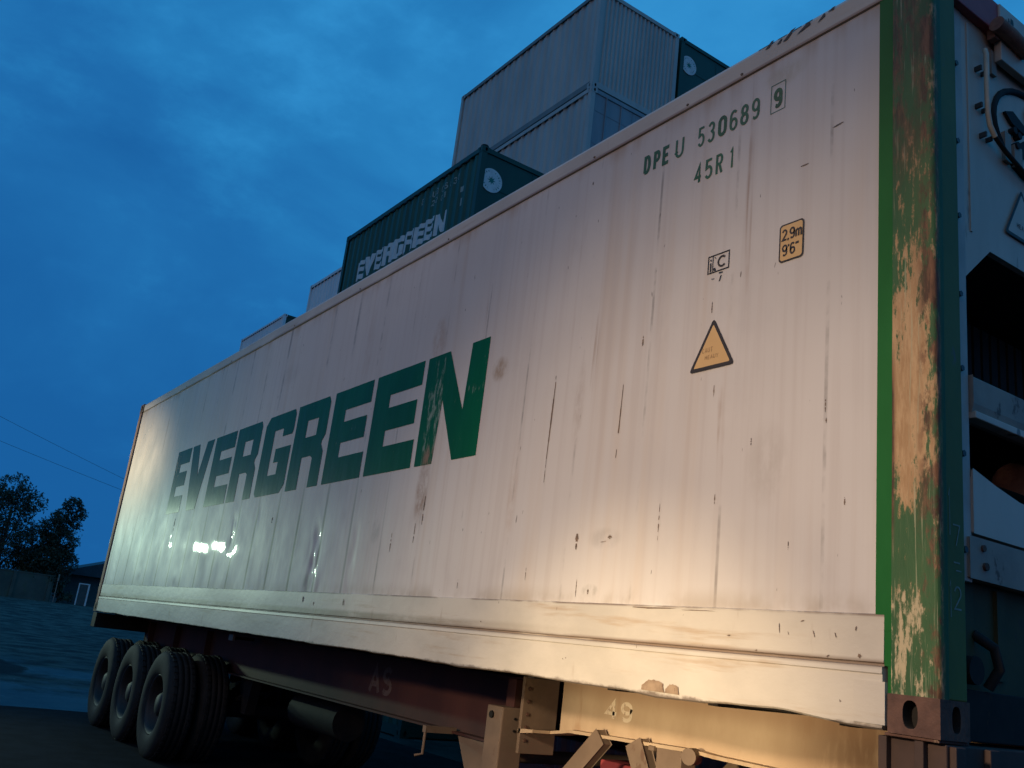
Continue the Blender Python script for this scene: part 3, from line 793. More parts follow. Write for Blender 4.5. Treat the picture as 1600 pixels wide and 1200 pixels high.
for pl in ([(-.776,2.508),(-.773,2.508),(-.773,2.652),(-.776,2.652)], [(-.698,2.508),(-.695,2.508),(-.695,2.652),(-.698,2.652)],
           [(-.773,2.508),(-.698,2.508),(-.698,2.511),(-.773,2.511)], [(-.773,2.649),(-.698,2.649),(-.698,2.652),(-.773,2.652)]):
    idn.poly([(x, wall_y(x, z)-.0022, z) for x, z in pl], 1)
part(idn, 'check_digit_box', [M['char'], M['char_thin']])
chars([('4', -1.226, -1.178, .014, 0), ('5', -1.160, -1.108, .010, 1), ('R', -1.092, -1.044, .010, 1), ('1', -1.012, -.972, .009, 1)], 2.326, .112)

def rect_frame(mb, x0, x1, z0, z1, t, y, mat, rr=0.0):
    def ring(xa, xb, za, zb, r):
        if r <= 0: return [(xa,za),(xb,za),(xb,zb),(xa,zb)]
        out = []
        for cx, cz, a0 in ((xb-r,za+r,-90),(xb-r,zb-r,0),(xa+r,zb-r,90),(xa+r,za+r,180)):
            out += arc(cx, cz, r, r, a0, a0+90, 5)
        return out
    o = ring(x0, x1, z0, z1, rr); i = ring(x0+t, x1-t, z0+t, z1-t, max(rr-t*.6, 0.001) if rr > 0 else 0)
    n = len(o)
    for k in range(n):
        a_, b_, c_, d_ = o[k], o[(k+1) % n], i[(k+1) % n], i[k]
        mb.poly([(p[0], y, p[1]) for p in (a_, b_, c_, d_)], mat)
    return i
ySG = min(wall_y(-.63, 1.85), wall_y(-.6, 1.78), wall_y(-.68, 1.92)) - .003
hl = MB()
inner = rect_frame(hl, -.696, -.572, 1.765, 1.936, .007, ySG-.0008, 1, .016)
hl.poly([(x, ySG-.0008, z) for x, z in inner], 0)
P_ = lambda u, v, k: (u, ySG-.0016-k, v)
for ch, xa, w in (('2', -.681, .024), (',', -.655, .012), ('9', -.642, .024), ('m', -.612, .030)):
    glyph(hl, ch, P_, xa, 1.862, w, .048, .0085, 1)
for ch, xa, w in (('9', -.678, .024), ("'", -.652, .012), ('6', -.638, .024), ('"', -.612, .018)):
    glyph(hl, ch, P_, xa, 1.792, w, .048, .0085, 1)
part(hl, 'height_label', [M['sticker'], M['ink']], label='small amber height label with rounded black border, reading 2,9m 9\'6"')
im = MB()
yI = min(wall_y(-1.1, 1.87), wall_y(-1.0, 1.87), wall_y(-1.04, 1.83)) - .0025
rect_frame(im, -1.101, -.972, 1.829, 1.917, .006, yI, 0)
P_ = lambda u, v, k: (u, yI-.0006-k, v)
glyph(im, 'i', P_, -1.098, 1.838, .03, .066, .008, 0)
for pl in ([(-1.072,1.836),(-1.068,1.836),(-1.068,1.912),(-1.072,1.912)], [(-1.066,1.840),(-1.050,1.836),(-1.054,1.852),(-1.066,1.850)], [(-1.064,1.905),(-1.052,1.893),(-1.054,1.902)]):
    im.poly([(x, yI-.0012, z) for x, z in pl], 0)
glyph(im, 'C', P_, -1.042, 1.848, .054, .052, .009, 0)
for pl in ([(-1.075,1.803),(-1.068,1.796),(-1.066,1.803)], [(-1.066,1.797),(-1.056,1.803),(-1.058,1.797)], [(-1.03,1.822),(-1.008,1.822),(-1.008,1.816),(-1.03,1.816)], [(-1.018,1.806),(-1.012,1.806),(-1.022,1.778),(-1.028,1.778)]):
    im.poly([(x, yI-.0012, z) for x, z in pl], 0)
part(im, 'code_mark', M['ink'], label='black boxed letters iC with half worn figures below')
def triangle_sticker(mb, P, cx, zb, w, h, t):
    tip, l, r = (cx-.0*w, zb+h), (cx-w/2, zb), (cx+w/2, zb)
    def rounded(pts, rad):
        out = []
        for i in range(3):
            p = Vector(pts[i]); a_ = (Vector(pts[i-1])-p).normalized(); b_ = (Vector(pts[(i+1) % 3])-p).normalized()
            for k in range(5):
                q = k/4
                out.append(tuple(p + a_*rad*(1-q)**2 + b_*rad*q**2))
        return out
    c = Vector((cx, zb+h*0.36))
    o = rounded([tip, l, r], .022*w/.26)
    i = [tuple(c+(Vector(p)-c)*(1-t)) for p in rounded([tip, l, r], .012*w/.26)]
    n = len(o)
    for k in range(n):
        mb.poly([P(*o[k], 0), P(*o[(k+1) % n], 0), P(*i[(k+1) % n], 0), P(*i[k], 0)], 1)
    mb.poly([P(*p, 0) for p in i], 0)
ws = MB()
yT = min(wall_y(-1.17, 1.38), wall_y(-.91, 1.37), wall_y(-1.04, 1.6), wall_y(-1.04, 1.4), wall_y(-1.1,1.45)) - .003
PT = lambda u, v, k: (u, yT-.0006-k, v)
triangle_sticker(ws, PT, -1.042, 1.372, .264, .236, .20)
for i, (ch, w) in enumerate(zip('CAUTION', [.016]*7)):
    glyph(ws, ch if ch in STROKE else 'N', lambda u, v, k: (u, yT-.0012-k, v), -1.100+.0165*i, 1.452, .012, .022, .0026, 2)
for i, ch in enumerate('HEAVY'):
    glyph(ws, ch if ch in STROKE else 'U', lambda u, v, k: (u, yT-.0012-k, v), -1.082+.0165*i, 1.420, .012, .018, .0026, 2)
part(ws, 'warning_sticker', [M['sticker'], M['ink'], M['faded_ink']], label='amber warning triangle with worn black border')

# roof rail with hazard marks
rt = MB()
prof = [(0.010, 2.776), (0.004, 2.780), (0.002, 2.868), (0.010, 2.886), (0.030, 2.893), (0.10, 2.896), (0.10, 2.776)]
nseg = 48
for k in range(nseg):
    x0, x1 = -12.03+11.85*k/nseg, -12.03+11.85*(k+1)/nseg
    dz0 = .004*noise.noise(Vector((x0*.8, 0, 4))); dz1 = .004*noise.noise(Vector((x1*.8, 0, 4)))
    for i in range(len(prof)-1):
        (ya, za), (yb, zb) = prof[i], prof[i+1]
        rt.poly([(x0, ya, za+dz0*(za > 2.8)), (x1, ya, za+dz1*(za > 2.8)), (x1, yb, zb+dz1*(zb > 2.8)), (x0, yb, zb+dz0*(zb > 2.8))])
for x in (-5.0, -3.6, -2.02, -1.3, -.95, -6.4, -8.2, -9.9):   # rusty rivet spots
    rt.prism([(x+.008*math.cos(R(45*k)), 2.80+.006*math.sin(R(45*k))) for k in range(8)], 'y', .0005, .006, 1)
part(rt, 'top_rail', [M['rail'], M['scuff']])
hz = MB()
yh = 0.0008
for pl in ([(-.815,2.858),(-.790,2.858),(-.762,2.884),(-.778,2.886)], [(-.748,2.850),(-.728,2.850),(-.716,2.868),(-.726,2.868)], [(-.714,2.846),(-.690,2.846),(-.640,2.886),(-.668,2.884)],
           [(-.640,2.842),(-.566,2.856),(-.566,2.872),(-.580,2.876)], [(-.530,2.842),(-.490,2.856),(-.488,2.872),(-.496,2.872)], [(-.476,2.868),(-.446,2.864),(-.436,2.878),(-.452,2.878)]):
    hz.poly([(x, yh-.0012, z) for x, z in pl])
for x0, x1 in ((-.86, -.77), (-.75, -.70), (-.66, -.62), (-.60, -.56)):
    hz.poly([(x0, .0045, 2.8815), (x1, .0045, 2.8815), (x1, .0135, 2.8895), (x0, .0135, 2.8895)])
part(hz, 'hazard_stripe', M['ink'])

# kick strip and bottom side rail, knocked about
br = MB()
def brz(x, z, y):
    if z < 0.03:
        z += 0.007*noise.noise(Vector((x*1.6, 7, 0))) + 0.004*noise.noise(Vector((x*6, 7, 0)))
        if -1.40 < x < -1.00:
            u = (x+1.40)/.40
            z -= 0.006*math.sin(math.pi*u)
        if -1.0 < x < -.35: z += .016*math.sin((x+1.0)/.65*math.pi)
    return z
prof = [(.016, .366), (.006, .362), (.004, .210), (.012, .206), (.012, .200), (-.004, .196), (-.006, .176), (-.002, .172), (-.003, .010), (.004, .004), (.06, .004)]
nseg = 300
x_a, x_b = -12.035, -.196
for k in range(nseg):
    x0, x1 = x_a+(x_b-x_a)*k/nseg, x_a+(x_b-x_a)*(k+1)/nseg
    for i in range(len(prof)-1):
        (ya, za), (yb, zb) = prof[i], prof[i+1]
        def Q(x, y, z):
            w = .0035*noise.noise(Vector((x*1.3, 1, z*3))) + 0.0
            return (x, y+w, brz(x, z, y))
        br.poly([Q(x0, ya, za), Q(x1, ya, za), Q(x1, yb, zb), Q(x0, yb, zb)], 0, False)
br.poly([(x_b, y, z) for y, z in prof[::-1]])
br.poly([(x_a, y, z) for y, z in prof])
# riveted end plate of the rail
br.box(-.300, -.184, -.007, .010, .018, .150)
rnd = random.Random(21)
def nick(x, z, w, h, mat=1, rot=0.0):
    """small ragged chip lying on the face of the rail"""
    yy = .0030 if z > .206 else (-.0085 if z < .172 else -.0075)
    n = 11
    pts = []
    for k in range(n):
        t = 2*math.pi*k/n
        rr = .45+.75*rnd.random()
        a_, b_ = w*.5*math.cos(t)*rr, h*.5*math.sin(t)*rr
        pts.append((x+a_*math.cos(rot)-b_*math.sin(rot), yy, z+a_*math.sin(rot)+b_*math.cos(rot)))
    br.poly(pts, mat)
for x, z, w, h, r_ in [(-.62, .30, .004, .045, .1), (-.52, .33, .022, .004, .3), (-.38, .288, .006, .022, .2), (-.30, .315, .006, .02, -.3), (-.86, .262, .02, .005, .1),
                       (-.41, .217, .02, .004, .5), (-1.95, .33, .003, .02, 0), (-.47, .29, .004, .03, .25), (-1.30, .352, .30, .006, 0), (-1.05, .350, .22, .004, 0), (-4.35, .30, .012, .06, .1), (-4.85, .28, .010, .035, .2), (-5.06, .31, .02, .05, 0), (-.58, .285, .003, .022, .4), (-2.6, .245, .012, .01, 0)]:
    nick(x, z, w, h, 1, r_)
nick(-.285, .226, .018, .018)
nick(-1.36, .19, .003, .03)
for x, w, h in ((-1.24, .13, .044), (-1.13, .075, .036)):
    br.poly([(x+w*.5*math.cos(math.pi*k/14)*(1+.12*math.sin(5*k)), -.0085, .020+h*abs(math.sin(math.pi*k/14))**.6*(1+.05*math.sin(3*k))) for k in range(15)], 2)
part(br, 'bottom_rail', [M['rail'], M['scuff'], M['bruise']])

# green band, corner post, castings of the machinery end
gs = MB()
gs.prism([(-.2285, .311), (-.168, .311), (-.168, 2.778), (-.2285, 2.778)], 'y', .006, .05)
gs.prism([(-.1955, .200), (-.168, .200), (-.168, .311), (-.2095, .311)], 'y', .0075, .05)
gs.prism([(-.1835, .118), (-.168, .118), (-.168, .200), (-.1835, .200)], 'y', .0085, .05)
part(gs, 'green_band', M['strip'])
def post(mb, x0, x1, y0, y1, z0, z1, r=.016):
    ps = []
    for cx, cy, a0 in ((x1-r, y0+r, -90), (x1-.004, y1-.004, 0), (x0+.004, y1-.004, 90), (x0+.006, y0+.006, 180)):
        rr = r if a0 == -90 else .004
        ps += arc(cx, cy, rr, rr, a0, a0+90, 6)
    zs = [z0+(z1-z0)*k/60 for k in range(61)]
    v = []
    for z in zs:
        for x, y in ps:
            w = .0022*noise.noise(Vector((x*8+3, y*8, z*2.6))) + .0016*noise.noise(Vector((x*20, y*20, z*9)))
            v.append((x, y+w, z))
    n = len(ps)
    mb.mesh(v, [(j*n+i, j*n+(i+1) % n, (j+1)*n+(i+1) % n, (j+1)*n+i) for j in range(60) for i in range(n)], 0, True)
cp = MB()
post(cp, -.168, 0.0, -.004, .052, .118, 2.778)
part(cp, 'corner_post', M['post'], label='chipped green corner post, worn to bare tan and rust')
pe = MB()
pe.box(-.15, -.006, .052, .160, .118, 2.778)
part(pe, 'post_return', M['end_green'], bevel=.004)
PC = lambda u, v, k: (-.0050+k*0-.0008+.0016, u, v)
for ch, y, z, w, h, t in (('1', .062, .63, .02, .16, .004), ('7', .088, .60, .045, .07, .005), ('-', .088, .515, .045, .06, .005), ('-', .10, .49, .04, .06, .004), ('1', .062, .37, .02, .12, .004), ('2', .090, .395, .045, .075, .006)):
    ck = MB()
    for line in STROKE[ch]:
        for q in ribbon([(y+a_*w, z+b_*h) for a_, b_ in line], t):
            ck.poly([(-.0045, u, v) for u, v in q])
    part(ck, 'chalk_figure', M['chalk'])
def casting(x_end, y_out, z0, sx, sy):
    """corner casting with holes on its side and end face; sx/sy = outward direction"""
    mb = MB()
    lx, ly, lz = .178, .162, .118
    xo, yo = x_end + sx*.003, y_out + sy*.006
    xi, yi = xo - sx*lx, yo - sy*ly
    mb.holed(lambda u, v, d: (xi+sx*u, yo-sy*d, z0+v), lx, lz, lx*.44, lz*.52, .026, .042, .05, 0, 1)
    mb.holed(lambda u, v, d: (xo-sx*d, yi+sy*u, z0+v), ly, lz, ly*.46, lz*.52, .024, .040, .05, 0, 1)
    mb.poly([(xi,yi,z0),(xo,yi,z0),(xo,yo,z0),(xi,yo,z0)]); mb.poly([(xi,yi,z0+lz),(xo,yi,z0+lz),(xo,yo,z0+lz),(xi,yo,z0+lz)])
    mb.poly([(xi,yi,z0),(xi,yo,z0),(xi,yo,z0+lz),(xi,yi,z0+lz)]); mb.poly([(xi,yi,z0),(xo,yi,z0),(xo,yi,z0+lz),(xi,yi,z0+lz)])
    return mb
for x_end, sx in ((0, 1), (-LEN, -1)):
    for y_out, sy in ((0, -1), (WID, 1)):
        for z0 in (0, HGT-.118):
            part(casting(x_end, y_out, z0, sx, sy), 'corner_casting', [M['casting'], M['hole']])
# far post of the end, sill, header
fp = MB(); fp.box(-.15, -.002, WID-.16, WID-.004, .118, 2.778); part(fp, 'corner_post', M['end_green'], bevel=.006)
sl = MB(); sl.box(-.15, -.05, .165, WID-.165, .0, .16); part(sl, 'end_sill', M['dark_steel'], bevel=.004)
hd = MB()
hd.box(-.12, .001, .165, WID-.165, 2.745, 2.893)
part(hd, 'end_header', M['maroon'], bevel=.004)
hp = MB(); hp.box(-.02, .010, .470, .80, 2.62, 2.889); part(hp, 'data_plate', M['mach_white'], bevel=.003, label='white plate with worn black marks on the maroon header')
hm = MB()
for i, (y, z, w, h) in enumerate([(.515, 2.80, .012, .05), (.535, 2.82, .010, .04), (.520, 2.76, .014, .02), (.56, 2.84, .02, .03), (.60, 2.80, .02, .04)]):
    rnd = random.Random(i)
    hm.poly([(.0118, y+w*math.cos(R(45*k))*(.5+.5*rnd.random()), z+h*math.sin(R(45*k))*(.5+.5*rnd.random())) for k in range(8)])
part(hm, 'worn_mark', M['ink'])
rb_ = MB()
rb_.tube([(.030, .40, 2.742), (.033, .50, 2.735), (.030, .635, 2.722)], .031, 14)
rb_.box(-.02, .012, .42, .455, 2.70, 2.76)
rb_.box(-.02, .012, .585, .62, 2.69, 2.75)
part(rb_, 'rusty_lifting_bar', M['rust_bar'])

# refrigeration unit in the end
ru = MB()
yl, yr = .160, WID-.160
XF = -.030
# bolted flange down both sides
for y0, y1 in ((.160, .246), (WID-.246, WID-.160)):
    fl = MB()
    fl.box(-.08, XF, y0, y1, .50, 2.745)
    part(fl, 'side_flange', M['flange'], bevel=.003)
for side in (0, 1):
    for z in (2.47, 2.13, 1.82, 1.51, 1.23, .925, .60):
        y = .182 if side == 0 else WID-.182
        bt = MB()
        bt.tube([(XF-.002, y, z), (XF+.004, y, z)], .016, 8, smooth=False)
        bt.tube([(XF+.004, y, z), (XF+.018, y, z)], .0115, 6, smooth=False)
        part(bt, 'flange_bolt', M['bolt'])
# upper white panel with the chamfered opening
def opening_panel(mb, x, y0, y1, z0, z1, hole, mat=0, depth=.10, vmat=1):
    """panel in the y-z plane with a polygonal hole given counter-clockwise from its lower left corner"""
    out = [(y0, z0), (y1, z0), (y1, z1), (y0, z1)]
    (a0, c0), (a1, c1) = hole[0], hole[1]
    ymin, ymax = min(p[0] for p in hole), max(p[0] for p in hole)
    zmin, zmax = min(p[1] for p in hole), max(p[1] for p in hole)
    mb.poly([(x,y0,z0),(x,ymin,z0),(x,ymin,z1),(x,y0,z1)], mat); mb.poly([(x,ymax,z0),(x,y1,z0),(x,y1,z1),(x,ymax,z1)], mat)
    return ymin, ymax, zmin, zmax
up_ = MB()
ch = .175
ob, ot = 1.225, 1.765
# surround of the opening as separate faces that butt together
ya, yb = .246, WID-.246
z_top = 2.745
for pl in ([(ya, ot), (yb, ot), (yb, z_top), (ya, z_top)], [(ya, ot-ch*.93), (ya+ch, ot), (ya, ot)], [(yb, ot-ch*.93), (yb, ot), (yb-ch, ot)]):
    up_.poly([(XF-.004, y, z) for y, z in pl])
hole = [(ya, ob), (yb, ob), (yb, ot-ch*.93), (yb-ch, ot), (ya+ch, ot), (ya, ot-ch*.93)]
for i in range(6):
    p, q = hole[i], hole[(i+1) % 6]
    up_.poly([(XF-.004, *p), (XF-.004, *q), (XF-.030, *q), (XF-.030, *p)], 0)
    up_.poly([(XF-.030, *p), (XF-.030, *q), (XF-.45, *q), (XF-.45, *p)], 1)
up_.poly([(XF-.45, *p) for p in hole], 1)
# pressed ribs on the panel
for y in (.285, 1.22, 2.1):
    up_.box(XF-.004, XF+.001, y, y+.012, 1.80, 2.72)
part(up_, 'evaporator_panel', [M['mach_white'], M['black']])
# condenser coil deep in the opening
cc = MB()
for k in range(26):
    y = .30+.07*k
    cc.box(XF-.40, XF-.36, y, y+.05, 1.24, 1.70)
part(cc, 'condenser_coil', M['dark_steel'])
bd = MB()
bd.prism([(XF+.010, 1.125), (XF+.010, 1.222), (XF-.10, 1.222), (XF-.10, 1.095), (XF+.004, 1.095)], 'y', ya+.006, yb-.006)
o = part(bd, 'cross_band', M['mach_grey'], bevel=.004)
lp = MB(); lp.box(XF-.03, XF+.020, ya+.008, yb-.008, 1.068, 1.094); part(lp, 'cross_lip', M['mach_white'], bevel=.003)
# open machinery bay
mbay = MB()
for pl in ([(ya, .86), (yb, .86), (yb, 1.068), (ya, 1.068)],):
    mbay.poly([(XF-.42, y, z) for y, z in pl], 1)
mbay.poly([(XF-.42, ya, .86), (XF-.42, yb, .86), (XF, yb, .86), (XF, ya, .86)], 1)
mbay.poly([(XF-.42, ya, .86), (XF, ya, .86), (XF, ya, 1.07), (XF-.42, ya, 1.07)], 1)
mbay.poly([(XF-.42, yb, .86), (XF, yb, .86), (XF, yb, 1.07), (XF-.42, yb, 1.07)], 1)
mbay.tube([(XF-.12, .38, .86), (XF-.11, .37, .94), (XF-.13, .34, 1.02), (XF-.16, .33, 1.08)], .010, 8, 0)
mbay.tube([(XF-.2, .9, .98), (XF-.2, 1.5, .98)], .085, 16, 0)
part(mbay, 'machinery_bay', [M['rust_bar'], M['black']])
lb = MB()
pts = [(ya+.004, .668)] + [(yb-.004, .668)] + [(yb-.004, .885)] + [(yb-.30, .845), (yb-.6, .80), (ya+.6, .80), (ya+.30, .822), (ya+.15, .85), (ya+.004, .885)]
lb.prism(pts, 'x', XF-.20, XF+.008)
part(lb, 'lower_panel', M['mach_white'], bevel=.003)
cb = MB()
cb.prism([(ya-.03, .515), (1.2, .515), (1.2, .650), (ya-.03, .650)], 'x', XF-.2, XF+.012)
cb.prism([(1.215, .515), (yb, .515), (yb, .650), (1.215, .650)], 'x', XF-.2, XF+.012)
cb.tube([(XF+.012, .29, .62), (XF+.020, .29, .62)], .012, 8, 1); cb.tube([(XF+.012, .30, .56), (XF+.022, .30, .56)], .014, 8, 1)
part(cb, 'control_box', [M['mach_grey'], M['casting']], bevel=.003)
gp = MB()
gp.poly([(XF-.05, y, z) for y, z in ((.160, .16), (WID-.160, .16), (WID-.160, .512), (.160, .512))])
for y in (.26, .46, .80, 1.2, 1.6, 2.0):
    gp.box(XF-.05, XF-.036, y, y+.05, .20, .50)
part(gp, 'end_plinth', M['plinth'])
lk = MB()
lk.tube([(XF-.04, .31, .34), (XF+.01, .35, .30), (XF+.015, .37, .235), (XF-.02, .36, .17)], .018, 8)
lk.tube([(XF-.04, .24, .22), (XF+.012, .24, .22)], .045, 14)
part(lk, 'drain_hose', M['dark_steel'])
# conduit, clamps and the fan port
cd = MB()
cd.tube([(XF+.022, .378, 2.625), (XF+.030, .373, 2.60), (XF+.030, .370, 2.45), (XF+.030, .372, 2.33), (XF+.030, .385, 2.28), (XF+.030, .42, 2.245)], .0105, 10, 0)
cd.tube([(XF+.030, .42, 2.245), (XF+.028, .50, 2.215), (XF+.026, .62, 2.185), (XF+.024, .9, 2.14)], .0095, 10, 1)
for y, z in ((.362, 2.53), (.360, 2.36), (.385, 2.24)):
    cd.box(XF-.004, XF+.024, y-.020, y-.010, z-.010, z+.010, 2); cd.box(XF-.004, XF+.020, y+.026, y+.036, z-.009, z+.009, 2)
part(cd, 'power_conduit', [M['hose'], M['dark_steel'], M['bolt']])
fn = MB()
fc = (.755, 2.385)
ring = [(XF-.002, fc[0]+.285*math.cos(R(12*k)), fc[1]+.20*math.sin(R(12*k))) for k in range(31)]
fn.tube(ring, .014, 8, 0, cap=False)
for k in range(5):
    t = R(72*k+165)
    c_, s_2 = math.cos(t), math.sin(t)
    p = [(.06, -.03), (.17, -.05), (.22, 0.0), (.16, .03), (.06, .02)]
    fn.prism([(fc[0]+a_*c_-b_*s_2, fc[1]+.75*(a_*s_2+b_*c_)) for a_, b_ in p], 'x', XF-.002, XF+.010, 0)
for y, z in ((.60, 2.36), (.635, 2.35), (.62, 2.30)):
    fn.tube([(XF-.004, y, z), (XF+.02, y, z)], .016, 8, 0)
fn.box(XF-.004, XF+.012, .53, .575, 2.20, 2.33, 1); fn.box(XF-.004, XF+.012, .60, .66, 2.20, 2.30, 1); fn.box(XF-.004, XF+.010, .45, .485, 2.56, 2.67, 1)
part(fn, 'fan_guard', [M['black'], M['mach_grey']])
s2 = MB()
PE = lambda u, v, k: (XF+.0045+k+(.0), u, v)
triangle_sticker(s2, PE, .655, 1.885, .27, .235, .17)
for i in range(5):
    glyph(s2, 'HEATY'[i], lambda u, v, k: (XF+.0052+k, u, v), .61+.018*i, 1.935, .013, .02, .003, 1)
part(s2, 'warning_sticker', [M['mach_white'], M['ink']], label='white warning triangle with black border')

# the rest of the box: roof, far side, floor, doors
rf = MB(); rf.box(-12.05, -.12, .10, WID-.02, 2.84, 2.888); part(rf, 'roof', M['rail'])
fs = MB(); fs.box(-12.05, -.15, WID-.04, WID-.012, .10, 2.84); part(fs, 'far_side_panel', M['mach_white'])
uf = MB(); uf.box(-12.05, -.16, .06, WID-.06, .012, .10)
for k in range(20):
    uf.box(-11.8+.6*k, -11.75+.6*k, .06, WID-.06, -.004, .012)
part(uf, 'floor', M['dark_steel'])
for y0, y1 in ((-.003, .06), (WID-.06, WID)):
    rp = MB()
    rp.box(-LEN+.002, -LEN+.125, y0, y1, .118, 2.778)
    part(rp, 'rear_post', M['rust_bar'], bevel=.005)
for y0, y1 in ((.065, 1.212), (1.226, WID-.065)):
    dr = MB()
    dr.box(-LEN-.028, -LEN+.05, y0, y1, .15, 2.74)
    d_o = part(dr, 'rear_door', M['mach_white'], bevel=.008)
    bb = MB()
    for q in (.25, .75):
        y = y0+(y1-y0)*q
        bb.tube([(-LEN-.06, y, .12), (-LEN-.06, y, 2.78)], .019, 10)
        for z in (.3, .9, 1.6, 2.4): bb.box(-LEN-.075, -LEN-.028, y-.05, y+.05, z-.03, z+.03)
    part(bb, 'locking_bar', M['mach_grey'], d_o)
hb = MB()
for z in (.32, .95, 1.55, 2.2, 2.62):
    hb.box(-LEN-.050, -LEN-.001, .006, .075, z-.06, z+.06)
hb.box(-LEN-.036, -LEN-.001, .018, .050, .16, 2.74)
part(hb, 'door_hinge', M['mach_white'], bevel=.004)
be = MB(); be.box(-LEN+.05, -12.05, .10, WID-.10, .02, 2.85); part(be, 'rear_frame', M['dark_steel'])

# ------------------------------------------------------------------ the trailer
tr = thing('container_trailer', 'dusty red oxide skeletal trailer marked AS and 49, under the long white container', 'trailer', (-LEN/2, WID/2, 0))
TOFF = (LEN/2, -WID/2, 0)
def tpart(mb, name, mats, parent=None, bevel=0.0, label=None):
    o = mb.build(name, mats, parent or tr, bevel, TOFF if parent is None else None)
    if label: o['label'] = label
    return o
YB = .70
def ibeam(mb, x0, x1, yc, z0, z1, fw=.15, tf=.014, tw=.014, sgn=1, mat=0):
    mb.box(x0, x1, yc, yc+tw, z0+tf, z1-tf, mat)
    mb.box(x0, x1, yc-fw*.5, yc+fw*.5, z0, z0+tf, mat)
    mb.box(x0, x1, yc-fw*.5, yc+fw*.5, z1-tf, z1, mat)
for yc in (YB, WID-YB):
    mb = MB()
    ibeam(mb, -12.0, -2.86, yc, Z0-.435, Z0-.03)
    for x in (-3.1, -9.15, -10.4, -11.6):
        mb.box(x, x+.012, yc-.07, yc-.001, Z0-.42, Z0-.045)
    tpart(mb, 'main_beam', M['red_oxide'])
    mb = MB()
    # gooseneck: shallower web, lower flange stepping down towards the kingpin end
    bot = [(-2.72, -.290), (-2.55, -.262), (-1.62, -.232), (-1.50, -.238), (-.25, -.246)]
    w = [(x, Z0+z) for x, z in bot] + [(-.25, Z0-.012), (-2.72, Z0-.012)]
    mb.prism(w, 'y', yc, yc+.014)
    for i in range(len(bot)-1):
        (xa, za), (xb, zb) = bot[i], bot[i+1]
        mb.prism([(xa, Z0+za-.016), (xb, Z0+zb-.016), (xb, Z0+zb), (xa, Z0+za)], 'y', yc-.065, yc+.08)
    mb.prism([(-2.86, Z0-.325), (-2.72, Z0-.306), (-2.72, Z0-.290), (-2.86, Z0-.300)], 'y', yc-.19, yc+.08)
    mb.box(-2.72, -.25, yc-.05, yc+.06, Z0-.012, Z0-.001)
    tpart(mb, 'gooseneck_beam', M['dusty'])
    mb = MB()
    mb.box(-2.86, -2.835, yc-.19, yc+.06, Z0-.43, Z0-.015)
    tpart(mb, 'gusset_plate', M['dusty2'], bevel=.002)
# figures painted on the beams
mk = MB()
P49 = lambda u, v, k: (u, YB-.0015-k, v)
for ch, xa in (('4', -2.335), ('9', -2.215)):
    glyph(mk, ch, P49, xa, Z0-.168, .085, .088, .020)
tpart(mk, 'fleet_number', M['pale_mark'])
mk = MB()
for ch, xa in (('A', -5.13), ('S', -4.93)):
    glyph(mk, ch, P49, xa, Z0-.30, .155, .185, .040)
tpart(mk, 'fleet_letters', M['pale_mark2'])
# cross members
for x in (-3.4, -4.9, -6.4, -7.6):
    mb = MB(); mb.box(x, x+.08, YB+.015, WID-YB-.001, Z0-.30, Z0-.10); tpart(mb, 'cross_member', M['red_oxide'])
mb = MB()
mb.box(-.225, .0, .03, WID-.03, Z0-.215, Z0-.012)
tpart(mb, 'front_bolster', M['bolster'], bevel=.005)
for ya_, yb_ in ((0, .165), (WID-.165, WID)):
    mb = MB()
    mb.box(-.19, -.005, ya_, yb_, Z0-.010, Z0-.001)
    tpart(mb, 'twistlock_plate', M['casting'], bevel=.003)
for y in (.045, .235, WID-.30, WID-.11):
    mb = MB(); mb.box(.0, .022, y, y+.055, Z0-.25, Z0-.016); tpart(mb, 'bolster_lug', M['bolster'], bevel=.003)
for x in (-.215, -.09):
    mb = MB(); mb.box(x, x+.03, .004, .03, Z0-.23, Z0-.012); tpart(mb, 'bolster_lug', M['bolster'], bevel=.003)
mb = MB(); mb.box(-12.18, -11.95, .0, WID, Z0-.20, Z0-.012); mb.box(-12.10, -12.0, .25, WID-.25, Z0-.62, Z0-.50)
mb.box(-12.08, -12.02, .7, .76, Z0-.52, Z0-.18); mb.box(-12.08, -12.02, WID-.76, WID-.7, Z0-.52, Z0-.18)
tpart(mb, 'rear_bolster', M['dark_steel'], bevel=.006)
# braces under the gooseneck
for yc in (.62, WID-.62):
    for a_, b_, w in (((-2.28, -.262), (-2.66, -.62), .045), ((-2.02, -.255), (-1.72, -.80), .055)):
        mb = MB()
        d = Vector((b_[0]-a_[0], b_[1]-a_[1])).normalized(); nrm = Vector((-d.y, d.x))*w
        pts = [(a_[0]-nrm.x, Z0+a_[1]-nrm.y), (b_[0]-nrm.x, Z0+b_[1]-nrm.y), (b_[0]+nrm.x, Z0+b_[1]+nrm.y), (a_[0]+nrm.x, Z0+a_[1]+nrm.y)]
        mb.prism(pts, 'y', yc, yc+.06)
        tpart(mb, 'brace', M['dusty2'], bevel=.004)
    mb = MB()
    mb.box(-1.87, -1.70, yc+.02, yc+.12, Z0-.80, Z0-.252)
    mb.box(-1.91, -1.87, yc+.0, yc+.10, Z0-.275, Z0-.252)
    tpart(mb, 'hanger', M['dusty2'], bevel=.004)
    mb = MB(); mb.tube([(-1.62, yc+.03, Z0-.262), (-1.60, yc-.035, Z0-.262)], .038, 14); tpart(mb, 'air_coupling', M['dusty2'])
mb = MB(); mb.box(-2.7, -1.0, 1.0, 1.45, Z0-.75, Z0-.42); tpart(mb, 'tool_box', M['maroon'], bevel=.01)
